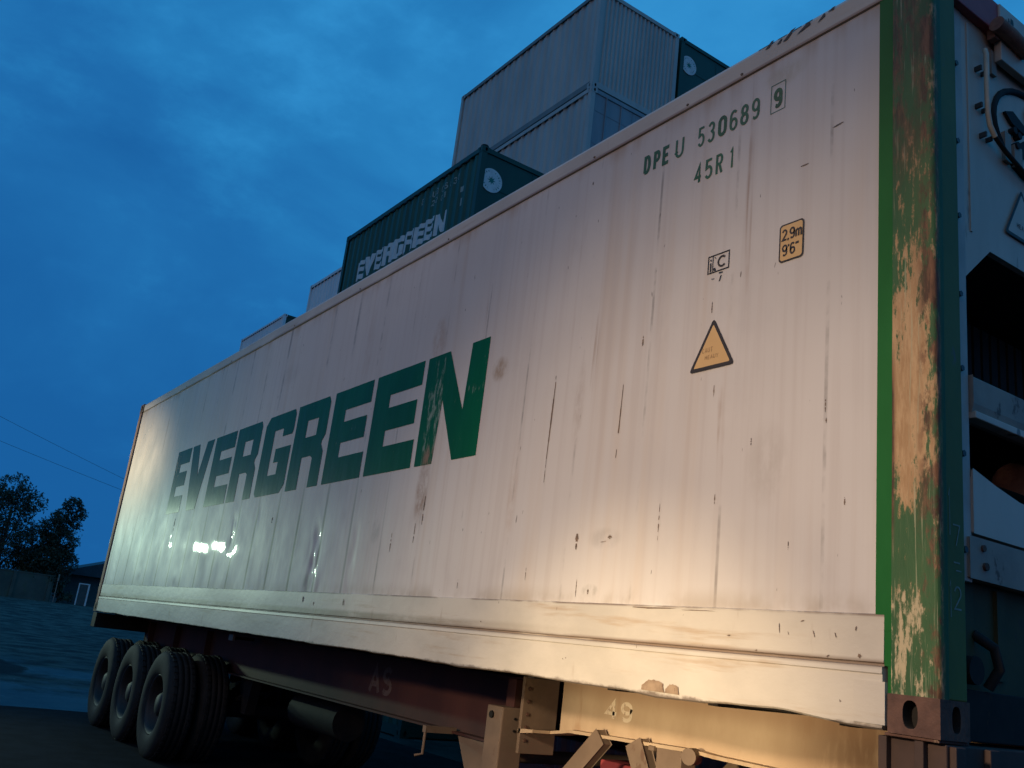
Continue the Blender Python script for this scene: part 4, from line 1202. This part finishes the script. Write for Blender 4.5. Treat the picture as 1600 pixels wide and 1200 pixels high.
# landing legs
for yc, s in ((.42, 1), (WID-.42-.16, 1)):
    mb = MB()
    mb.box(-3.06, -2.90, yc, yc+.16, .55, Z0-.195)
    lg = tpart(mb, 'landing_leg', M['dusty2'], bevel=.008)
    mb = MB(); mb.box(-3.03, -2.93, yc+.03, yc+.13, GZ+.03, .56); mb.box(-3.12, -2.84, yc-.05, yc+.21, GZ+.001, GZ+.03)
    tpart(mb, 'leg_foot', M['dark_steel'], lg)
    mb = MB()
    mb.tube([(-3.00, yc+.001, Z0-.245), (-3.00, yc-.012, Z0-.245)], .020, 10)
    tpart(mb, 'gear_cap', M['dark_steel'], lg)
    for z in (Z0-.255, Z0-.32):
        mb = MB(); mb.tube([(-2.899, yc+.09, z), (-2.894, yc+.09, z)], .008, 8); tpart(mb, 'leg_bolt', M['dark_steel'], lg)
    mb = MB(); mb.box(-3.02, -2.935, yc+.10, yc+.27, Z0-.20, Z0-.04); tpart(mb, 'leg_bracket', M['red_oxide'], lg)
mb = MB(); mb.tube([(-3.76, .44, Z0-.40), (-3.76, .44, Z0-.57), (-3.79, .40, Z0-.585)], .010, 8); mb.box(-3.78, -3.74, .43, .66, Z0-.44, Z0-.40)
tpart(mb, 'crank_handle', M['dusty2'])
mb = MB()
mb.prism([(-3.62, Z0-.436), (-3.30, Z0-.436), (-3.14, Z0-.86), (-3.34, Z0-.86)], 'y', .60, .62)
mb.tube([(-3.3, .58, Z0-.50), (-3.3, 1.8, Z0-.50)], .04, 10)
tpart(mb, 'leg_brace', M['dusty2'])
for k in range(5):
    mb = MB(); mb.tube([(-2.848, YB-.155, Z0-.08-.07*k), (-2.833, YB-.155, Z0-.08-.07*k)], .012, 6, smooth=False); mb.tube([(-2.835, YB-.155, Z0-.08-.07*k), (-2.826, YB-.155, Z0-.08-.07*k)], .009, 6, smooth=False)
    tpart(mb, 'gusset_bolt', M['casting'])
# marker lamps
for x in (-7.66,):
    mb = MB(); mb.box(x-.06, x+.06, .40, .43, Z0-.095, Z0-.035); mb.box(x-.02, x+.02, .43, .64, Z0-.08, Z0-.05, 1)
    tpart(mb, 'marker_lamp', [M['lamp_lens'], M['dark_steel']], bevel=.004)
# spring hangers, leaf springs, axles
AX = (-8.53, -9.78, -11.02)
TR = .522
AZ = GZ + TR - .012
for yc in (.78, WID-.78):
    for x in (-7.85, -9.15, -10.40, -11.62):
        mb = MB()
        mb.prism([(x-.14, Z0-.436), (x+.14, Z0-.436), (x+.06, Z0-.78), (x-.06, Z0-.78)], 'y', yc-.05, yc+.05)
        tpart(mb, 'spring_hanger', M['dark_steel'])
    for ax in AX:
        mb = MB()
        pts_t = [(ax-.55+1.1*k/10, AZ+.20-.09*math.sin(math.pi*k/10)) for k in range(11)]
        for L_ in range(4):
            q = pts_t[L_:11-L_]
            for i in range(len(q)-1):
                dz = -.022*L_
                mb.prism([(q[i][0], q[i][1]+dz-.02), (q[i+1][0], q[i+1][1]+dz-.02), (q[i+1][0], q[i+1][1]+dz), (q[i][0], q[i][1]+dz)], 'y', yc-.04, yc+.04)
        tpart(mb, 'leaf_spring', M['dark_steel'])
for ax in AX:
    mb = MB(); mb.tube([(ax, .3, AZ), (ax, WID-.3, AZ)], .075, 14); tpart(mb, 'axle', M['dark_steel'])
mb = MB(); mb.tube([(-6.9, .95, Z0-.62), (-5.9, .95, Z0-.62)], .15, 20); mb.box(-6.75, -6.70, .90, 1.0, Z0-.5, Z0-.40); mb.box(-6.1, -6.05, .90, 1.0, Z0-.5, Z0-.40)
tpart(mb, 'air_tank', M['dark_steel'])
# wheels: one dual built, then copied
def make_wheel(y_out):
    w = bpy.data.objects.new('wheel', None); col.objects.link(w)
    w.parent = tr; w.location = (AX[0]+TOFF[0], TOFF[1], AZ)
    prof_t = [(.285, .030), (.300, .012), (.36, -.004), (.42, -.006), (.470, .004), (.500, .018), (.514, .034), (.5215, .060), (.522, .085), (.510, .088), (.510, .096), (.522, .099), (.5225, .145), (.510, .148), (.510, .156), (.5225, .159), (.522, .200), (.510, .203), (.510, .211), (.522, .214), (.5215, .240),
              (.514, .264), (.500, .280), (.470, .294), (.42, .303), (.36, .301), (.300, .286), (.285, .268)]
    for dy in (.02, .355):
        mb = MB(); mb.lathe_y([(r, y+dy) for r, y in prof_t], 0, 0, 48)
        # tread blocks at both shoulders
        for k in range(44):
            t = 2*math.pi*k/44
            for ya_, yb_ in ((.045, .082), (.218, .255)):
                c_, s_ = math.cos(t), math.sin(t); c2, s2_ = math.cos(t+.09), math.sin(t+.09)
                r0, r1 = .517, .529
                v = [(r0*c_, ya_+dy, r0*s_), (r0*c2, ya_+dy, r0*s2_), (r0*c2, yb_+dy, r0*s2_), (r0*c_, yb_+dy, r0*s_), (r1*c_, ya_+dy+.004, r1*s_), (r1*c2, ya_+dy+.004, r1*s2_), (r1*c2, yb_+dy-.002, r1*s2_), (r1*c_, yb_+dy-.002, r1*s_)]
                mb.mesh(v, [(4,5,6,7),(0,1,5,4),(1,2,6,5),(2,3,7,6),(3,0,4,7)])
        mb.build('tyre', M['tyre'], w)
    mb = MB()
    mb.lathe_y([(.287, .052), (.292, .040), (.280, .046), (.262, .075), (.250, .15), (.235, .168), (.150, .172), (.148, .150), (.120, .112), (.105, .09), (.085, .072), (.001, .068)], 0, 0, 36)
    mb.lathe_y([(.286, .30), (.25, .34), (.25, .50), (.287, .63)], 0, 0, 36)
    for k in range(10):
        t = 2*math.pi*k/10
        mb.tube([(.19*math.cos(t), .172, .19*math.sin(t)), (.19*math.cos(t), .130, .19*math.sin(t))], .015, 6, smooth=False)
    mb.build('rim', M['rim'], w)
    return w
wh = make_wheel(0)
for ax in AX:
    for side in (0, 1):
        w = wh if (ax == AX[0] and side == 0) else copy_tree(wh, tr)
        w.location = (ax+TOFF[0], TOFF[1] + (0 if side == 0 else WID), AZ)
        w.rotation_euler = (0, R(13*AX.index(ax)), R(180) if side else 0)

# ------------------------------------------------------------------ stacked boxes behind
PER = .2785
def corr_y(x):
    """outward depth of the pressed side sheet (0 = outer face)"""
    u = (x/PER) % 1.0
    if u < .26: return 0.0
    if u < .50: return .036*(u-.26)/.24
    if u < .76: return .036
    return .036*(1-(u-.76)/.24)
def make_box(name, label, L_, H_, body, rail, endm, group, end='plain', dark_side=None, casting_m='rust_bar'):
    """20 or 40 ft dry box; near end face at local x = 0, long visible side at local y = 0"""
    rt_ = thing(name, label, 'container', (0, 0, 0), group)
    cb_, ct_ = .16, H_-.11
    W_ = WID
    for y_side, sg in ((0, 1), (W_, -1)):
        mb = MB()
        bx = [-L_+.12]
        k = math.floor((-L_+.12)/PER)
        pts = set()
        while k*PER < -.12:
            for u in (0, .26, .50, .76):
                x = (k+u)*PER
                if -L_+.12 < x < -.12: pts.add(round(x, 4))
            k += 1
        bx = sorted(pts | {round(-L_+.12, 4), -.12})
        for i in range(len(bx)-1):
            ya_, yb_ = y_side+sg*(.018+corr_y(bx[i])), y_side+sg*(.018+corr_y(bx[i+1]))
            mb.poly([(bx[i], ya_, cb_), (bx[i+1], yb_, cb_), (bx[i+1], yb_, ct_), (bx[i], ya_, ct_)])
        mb.build('side_sheet', body, rt_)
        mb = MB()
        mb.box(-L_+.10, -.10, min(y_side, y_side+sg*.06), max(y_side, y_side+sg*.06), .02, cb_)
        mb.build('bottom_rail', M['box_grey_dk'] if body is M['box_grey'] else rail, rt_)
        mb = MB()
        mb.box(-L_+.10, -.10, min(y_side, y_side+sg*.06), max(y_side, y_side+sg*.06), ct_, H_-.012)
        for k_ in range(int((L_-.3)/PER)):
            x = -L_+.16+PER*k_
            mb.box(x, x+.13, min(y_side-sg*.003, y_side+sg*.03), max(y_side-sg*.003, y_side+sg*.03), ct_-.045, ct_-.004, 1)  # dark blocks standing in for the shade in the corrugation under the rail
        mb.build('top_rail', [rail if dark_side is None else dark_side, M['hole']], rt_)  # 'hole' here colours the shade blocks under the rail
    mb = MB()
    n_r = int(L_/.21)
    for i in range(n_r):
        x = -L_+.12+(L_-.24)*i/n_r
        mb.box(x, x+.105, .06, W_-.06, H_-.05, H_-.016); mb.box(x+.105, x+(L_-.24)/n_r, .06, W_-.06, H_-.05, H_-.036)
    mb.build('roof', body, rt_)
    mb = MB(); mb.box(-L_+.1, -.1, .06, W_-.06, .05, .15); mb.build('floor', M['dark_steel'], rt_)
    for x0, x1 in ((-.12, 0), (-L_, -L_+.12)):
        for y0 in (0, W_-.12):
            mb = MB(); mb.box(x0+.002, x1-.002, y0+.002, y0+.118, .118, H_-.118); mb.build('corner_post', rail, rt_)
            for z0 in (0, H_-.118):
                mb = MB()
                sx = 1 if x1 == 0 else -1; sy = -1 if y0 == 0 else 1
                xa = 0 if x1 == 0 else -L_; yo = 0 if y0 == 0 else W_
                xi = xa - sx*.178; yi = yo - sy*.162
                mb.holed(lambda u, v, d: (xi+sx*u, yo-sy*(d-.003), z0+v), .178, .118, .08, .06, .028, .040, .05, 0, 1, 12)
                mb.holed(lambda u, v, d: (xa-sx*(d-.003), yi+sy*u, z0+v), .162, .118, .075, .06, .026, .040, .05, 0, 1, 12)
                for z in (z0, z0+.118): mb.poly([(xi, yi, z), (xa, yi, z), (xa, yo-sy*-.003, z), (xi, yo-sy*-.003, z)])
                mb.build('corner_casting', [rail, M['hole']], rt_)
    # near end
    mb = MB(); mb.box(-.10, -.002, .12, W_-.12, ct_, H_-.014); mb.build('end_header', endm, rt_)
    mb = MB(); mb.box(-.10, -.002, .12, W_-.12, .02, cb_); mb.build('end_sill', endm, rt_)
    if end == 'ribbed':
        mb = MB(); n = 18; w = (W_-.24)/n
        for i in range(n):
            y = .12+w*i
            for a_, b_, xa_, xb_ in ((0, .3, -.02, -.02), (.3, .5, -.02, -.055), (.5, .8, -.055, -.055), (.8, 1, -.055, -.02)):
                mb.poly([(xa_, y+w*a_, cb_), (xb_, y+w*b_, cb_), (xb_, y+w*b_, ct_), (xa_, y+w*a_, ct_)])
        mb.build('end_sheet', endm, rt_)
    elif end == 'door':
        for y0, y1 in ((.122, W_/2-.004), (W_/2+.004, W_-.122)):
            mb = MB(); mb.box(-.06, -.022, y0, y1, cb_+.005, ct_-.005)
            for z in (.45, 1.25, 2.05): mb.box(-.022, -.016, y0+.04, y1-.04, z, z+.05)
            d_ = mb.build('door', endm, rt_)
            mb = MB()
            for q in (.30, .70): mb.tube([(-.004, y0+(y1-y0)*q, .10), (-.004, y0+(y1-y0)*q, H_-.08)], .015, 8)
            mb.build('locking_bar', endm, d_)
    else:
        mb = MB(); mb.box(-.06, -.024, .122, W_-.122, cb_+.004, ct_-.004)
        mb.box(-.024, -.018, W_*.5-.01, W_*.5+.01, cb_+.004, ct_-.004)
        for z in (.9, 1.8): mb.box(-.024, -.016, .14, W_-.14, z, z+.03)
        mb.build('end_sheet', endm, rt_)
    # far end sheet
    mb = MB(); mb.box(-L_+.02, -L_+.06, .122, W_-.122, cb_, H_-.014); mb.build('rear_sheet', body, rt_)
    return rt_

def emblem(parent, y, z, r):
    """white disc with a green eight pointed star and a ring of lettering marks"""
    d = MB()
    d.prism([(y+r*math.cos(R(9*k)), z+r*math.sin(R(9*k))) for k in range(40)], 'x', -.016, -.010)
    dd = d.build('emblem', M['box_white_text'], parent)
    s_ = MB()
    n = 16
    s_.poly([(-.0085, y+(r*.40 if k % 2 == 0 else r*.17)*math.cos(2*math.pi*k/n), z+(r*.40 if k % 2 == 0 else r*.17)*math.sin(2*math.pi*k/n)) for k in range(n)])
    for k in range(22):
        t = 2*math.pi*k/22
        if k in (5, 6, 16, 17): continue
        a_, b_ = r*.70, r*(.84 if k % 3 else .80)
        tw = .045 + .03*((k*7) % 3)
        s_.poly([(-.0085, y+a_*math.cos(t), z+a_*math.sin(t)), (-.0085, y+b_*math.cos(t), z+b_*math.sin(t)), (-.0085, y+b_*math.cos(t+tw), z+b_*math.sin(t+tw)), (-.0085, y+a_*math.cos(t+tw), z+a_*math.sin(t+tw))])
    s_.build('emblem_star', M['star_green'], dd)
    return dd

L20, H86, H96 = 6.058, 2.591, 2.896
def side_text(parent, name, mat, polys):
    """flat pieces laid over the pressed side sheet"""
    mb = MB()
    for pl in polys:
        xa, xb = min(p[0] for p in pl), max(p[0] for p in pl)
        k0 = math.floor(xa/PER)
        cuts = {xa, xb}
        for k in range(k0-1, math.ceil(xb/PER)+1):
            for u in (0, .26, .50, .76):
                x = (k+u)*PER
                if xa < x < xb: cuts.add(x)
        cuts = sorted(cuts)
        for i in range(len(cuts)-1):
            c = clip(pl, 0, cuts[i]+1e-6, cuts[i+1]-1e-6)
            if c: mb.poly([(x, .018+corr_y(x)-.004, z) for x, z in c])
    return mb.build(name, mat, parent)

def place(o, x, y, z, label=None):
    o.location = (x, y, z)
    if label: o['label'] = label
    return o
GRP = 'containers stacked behind the trailer'
# prototypes (each stands in view itself)
grey = make_box('stacked_container', 'weathered grey white container on top of the highest stack', L20, H86, M['box_grey'], M['box_grey'], M['box_grey'], GRP, 'ribbed', M['box_grey_dk'])
pale = make_box('stacked_container', 'pale grey container with door end, directly under the topmost grey white one', L20, H86, M['box_grey'], M['box_grey'], M['box_slate'], GRP, 'door', M['box_grey'])
green = make_box('stacked_container', 'dark green container with white EVERGREEN lettering and round white emblem', L20, H86, M['box_green'], M['box_green_dk'], M['box_green_dk'], GRP, 'plain')
green2 = make_box('stacked_container', 'dark green container with round white emblem beside the topmost grey white one', L20, H86, M['box_green'], M['box_green_dk'], M['box_green_dk'], GRP, 'plain')
blue = make_box('stacked_container', 'pale container peeping out left of the green one with lettering', L20, H86, M['box_pale'], M['box_pale'], M['box_pale'], GRP, 'plain')
maro = make_box('stacked_container', 'maroon container on the ground behind the trailer, nearest to the landing legs', L20, H86, M['box_maroon'], M['box_maroon'], M['box_maroon'], GRP, 'ribbed')
plain_green = copy_tree(green)     # copies for the hidden tiers carry no lettering

# markings of the lettered green box
xl0, xl1 = -5.16, -1.12
ws_ = dict(E=.40, V=.46, R=.43, G=.45, N=.46)
tot = sum(ws_[c] for c in 'EVERGREEN'); gap = (xl1-xl0-tot)/8
x = xl0
for c in 'EVERGREEN':
    side_text(green, 'letter', M['box_white_text'], [[(x+ws_[c]*a_, 1.19+.47*b_) for a_, b_ in pl] for pl in BOLD[c]])
    x += ws_[c]+gap
quads = []
for i, ch_ in enumerate('EISU306831'):
    if ch_ in STROKE:
        for line in STROKE[ch_]:
            for q in ribbon([(-2.35+.165*i+a_*.085, 2.16+b_*.13) for a_, b_ in line], .024): quads.append(q)
for i, ch_ in enumerate('22G1'):
    if ch_ in STROKE:
        for line in STROKE[ch_]:
            for q in ribbon([(-1.85+.165*i+a_*.085, 1.96+b_*.12) for a_, b_ in line], .024): quads.append(q)
quads += [[(-.72, 1.86), (-.60, 1.86), (-.60, 1.98), (-.72, 1.98)], [(-.68, 1.55), (-.60, 1.55), (-.60, 1.72), (-.68, 1.72)]]
side_text(green, 'identification_number', M['box_thin_text'], quads)
emblem(green, .29, H86-.64, .245)
emblem(green2, .30, H86-.66, .245)
for b_ in (green,):
    mb = MB(); mb.tube([(-.09, .09, H86-.004), (-.09, .09, H86+.05)], .075, 12); mb.build('twistlock', M['dark_steel'], b_)

tiers = {  # stack: (x, y, boxes from the ground)
 'A': (-12.62, 7.70, [H96, H96, H86, H86, H86, H86]),
 'A2': (-12.62, 10.22, [H96, H96, H86, H86, H86, H86]),
 'B': (-12.12, 4.93, [H96, H86, H86, H86]),
 'C': (-21.90, 7.72, [H86]*5),
 'D': (-39.1, 10.68, [H86]*6),
}
def zt(st, n): return sum(tiers[st][2][:n]) + .003*n + GZ*0
place(grey, *tiers['A'][:2], zt('A', 5)); place(pale, *tiers['A'][:2], zt('A', 4))
place(green2, *tiers['A2'][:2], zt('A2', 5)); place(green, *tiers['B'][:2], zt('B', 3))
place(blue, *tiers['C'][:2], zt('C', 4)); place(maro, -4.3, 5.0, 0.0)
far = place(copy_tree(blue), *tiers['D'][:2], zt('D', 5), 'farthest pale container with dark end, small at the left of the skyline')
for ch_ in [q for q in bpy.data.objects if q.parent == far]:
    if ch_.name.split('.')[0] in ('end_sheet', 'end_header'):
        ch_.data = ch_.data.copy(); ch_.data.materials.clear(); ch_.data.materials.append(M['box_green_dk'])
words = ['lowest', 'second', 'third', 'fourth', 'fifth']
def hidden(src, st, n, what, sc=1.0):
    o = copy_tree(src)
    h = tiers[st][2][n]
    place(o, *tiers[st][:2], zt(st, n), f'{what}, {words[n]} tier up')
    if h > H86+.1: o.scale = (1, 1, H96/H86)
    return o
for n in range(4): hidden((maro, plain_green, maro, pale)[n], 'A', n, 'container in the stack under the topmost one')
for n in range(5): hidden((plain_green, maro, plain_green, plain_green, maro)[n], 'A2', n, 'container in the stack under the farther emblem box')
for n in range(3): hidden((plain_green, maro, plain_green)[n], 'B', n, 'container under the green box with lettering')
for n in range(4): hidden((maro, plain_green, blue, plain_green)[n], 'C', n, 'container under the pale box left of the green')
for n in range(5): hidden((plain_green, maro, plain_green, blue, maro)[n], 'D', n, 'container in the farthest stack')
bpy.data.objects.remove  # (the unlettered green prototype is used as the box beside the maroon one)
place(plain_green, -4.3, 7.6, 0.0, 'dark green container on the ground right behind the maroon one')

# ------------------------------------------------------------------ trees, wall, house in the distance
def blob_tree(name, label, x, y, h, crown, n, leaf, size, group='trees beyond the yard wall', trunk=.22, cat='tree', seed=1):
    rnd = random.Random(seed)
    gz = ground_z(x, y)
    t = thing(name, label, cat, (x, y, gz-.05), group)
    mb = MB()
    base = max(.12, trunk)
    tips = []
    mb.tube([(0, 0, 0), (.1, .05, h*.25), (.0, .15, h*.5), (.1, .1, h*.75)], [base, base*.8, base*.55, base*.25], 8)
    for (cx, cy, cz, r) in crown:
        mb.tube([(0, .1, max(.4, cz*.45)), (cx*.5, cy*.5, cz*.75), (cx, cy, cz)], [base*.4, base*.25, base*.08], 6)
    mb.build('trunk', M['bark'], t)
    mb = MB()
    tot_ = sum(r**2 for *_, r in crown)
    for (cx, cy, cz, r) in crown:
        for _ in range(int(n*r*r/tot_)):
            d = Vector((rnd.gauss(0,1), rnd.gauss(0,1), rnd.gauss(0,1))).normalized()*(r*(.25+.80*rnd.random()**.6))
            if noise.noise(Vector((cx+d.x, cy+d.y, cz+d.z))*1.1) < -.12: continue
            p = Vector((cx, cy, cz)) + Vector((d.x, d.y, d.z*.85))
            if p.z < .15: continue
            for __ in range(3):
                q = p + Vector((rnd.gauss(0,.12), rnd.gauss(0,.12), rnd.gauss(0,.12)))*size*3
                a_ = Vector((rnd.gauss(0,1), rnd.gauss(0,1), rnd.gauss(0,1))).normalized()*size
                b_ = Vector((rnd.gauss(0,1), rnd.gauss(0,1), rnd.gauss(0,1))).normalized()*size*.55
                mb.poly([q-a_, q+b_*.9, q+a_, q-b_*.9])
    mb.build('crown', leaf, t)
    return t
blob_tree('leafy_tree', 'tall loose crowned tree at the left edge, its top highest against the dusk sky', -95.2, 7.5, 11.6,
          [(0, 0, 9.6, 1.7), (.2, -1.6, 8.6, 1.6), (0, 1.5, 8.6, 1.5), (0, -.2, 7.2, 2.4), (-.3, -2.6, 6.0, 2.4), (.3, 2.6, 5.6, 2.2), (0, 0, 4.6, 2.8), (0, -3.6, 4.0, 2.2), (0, 3.2, 3.6, 2.2), (0, 1.8, 2.6, 1.8), (0, -1.8, 2.4, 1.8), (0, 4.2, 2.6, 1.5)], 19000, M['leaf'], .115, seed=3)
blob_tree('leafy_tree', 'shorter tree right of the tall one with a tuft leaning right', -94.5, 12.0, 9.4,
          [(0, .5, 9.0, .9), (0, 1.2, 8.3, .8), (0, -.1, 7.6, 1.1), (0, .7, 6.8, 1.2), (0, -.8, 6.4, 1.2), (0, .5, 5.6, 1.4), (0, -.2, 4.4, 1.7), (0, .9, 3.8, 1.3), (0, -1.2, 3.4, 1.7), (0, 0, 2.4, 1.8), (0, -1.6, 2.2, 1.5)], 15000, M['leaf'], .105, seed=5, trunk=.16)
blob_tree('broad_shrub', 'low dark shrub beside the white gate frame, in front of the house', -94.0, 13.1, 2.2, [(0, -.4, .9, .9), (0, .5, .8, .8), (0, .1, 1.5, .6)], 700, M['leaf_dk'], .12, group='shrubs by the house', trunk=.06, cat='shrub', seed=8)
blob_tree('leafy_tree', 'tree standing just off the left edge beside the tall one', -97.0, 1.5, 9.5,
          [(0, 0, 7.5, 2.0), (0, 2.0, 6.2, 2.2), (0, -1.6, 5.6, 2.4), (0, .5, 4.0, 2.8)], 5000, M['leaf'], .13, seed=11)
w_ = MB()
gzw = ground_z(-93, 8)
w_.box(-93.2, -93.0, -30, 12.3, gzw-.2, gzw+2.25); w_.box(-93.24, -92.96, -30, 12.3, gzw+2.25, gzw+2.35)
for y in range(-30, 13, 3): w_.box(-93.0, -92.9, y-.15, y+.15, gzw-.2, gzw+2.25)
tag(w_.build('boundary_wall', M['plaster']), 'mouldy pale green yard wall under the trees', 'wall')
hs = thing('small_house', 'low dark house with a sloping roof, half hidden behind the tail of the trailer', 'house', (-101, 18, ground_z(-101, 18)))
mb = MB(); mb.box(-4, 4, -4.0, 9.0, -.2, 3.0); mb.build('wall', M['house_wall'], hs)
mb = MB()
mb.prism([(-4.8, 2.75), (11.0, 2.75), (11.0, 2.95), (3.2, 5.6), (-4.8, 2.95)], 'x', -5, 5)
mb.build('roof', M['roof_tile'], hs)
mb = MB(); mb.box(4.0, 4.06, 2.0, 3.4, .9, 2.2); wn_ = mb.build('window', M['black'], hs)
mb = MB()
for q in (2.0, 2.68, 3.36): mb.box(4.06, 4.09, q, q+.05, .9, 2.2)
mb.build('window_frame', M['frame_white'], wn_)
gt = thing('gate_frame', 'white gate frame standing open in front of the dark house', 'gate', (-93.6, 15.0, ground_z(-93.6, 15)))
mb = MB(); mb.box(-.08, .08, .36, .50, -.1, 2.0); mb.box(-.04, .04, -.48, -.38, -.1, 2.0); mb.box(-.05, .05, -.38, .36, 1.9, 2.0); mb.build('frame', M['frame_white'], gt)
mb = MB(); mb.box(-.02, .02, -.37, .35, .05, 1.88); mb.build('gate_leaf', M['house_wall'], gt)
pv = thing('pale_post', 'short pale post between the yard wall and the shrub', 'post', (-92.8, 12.55, ground_z(-92.8, 12.5)))
mb = MB(); mb.box(-.06, .06, -.06, .06, 1.9, 2.5); mb.box(-.03, .03, -.03, .03, -.1, 1.9); mb.build('post_shaft', M['mach_grey'], pv)
for i, (za, zb, lab) in enumerate(((9.95, 7.75, 'upper thin power cable sagging across the dusk sky'), (8.62, 7.05, 'lower thin power cable sagging across the dusk sky'))):
    mb = MB()
    pts = []
    for k in range(25):
        u = k/24
        y = -16 + 46*u
        z = Z0 + za + (zb-za)*(y-2.0)/7.4 + .012*(y-5)**2*.12
        pts.append((-60+.2*u, y, z))
    mb.tube(pts, .009, 6)
    tag(mb.build('power_cable', M['cable']), lab, 'cable', 'power cables beyond the yard')
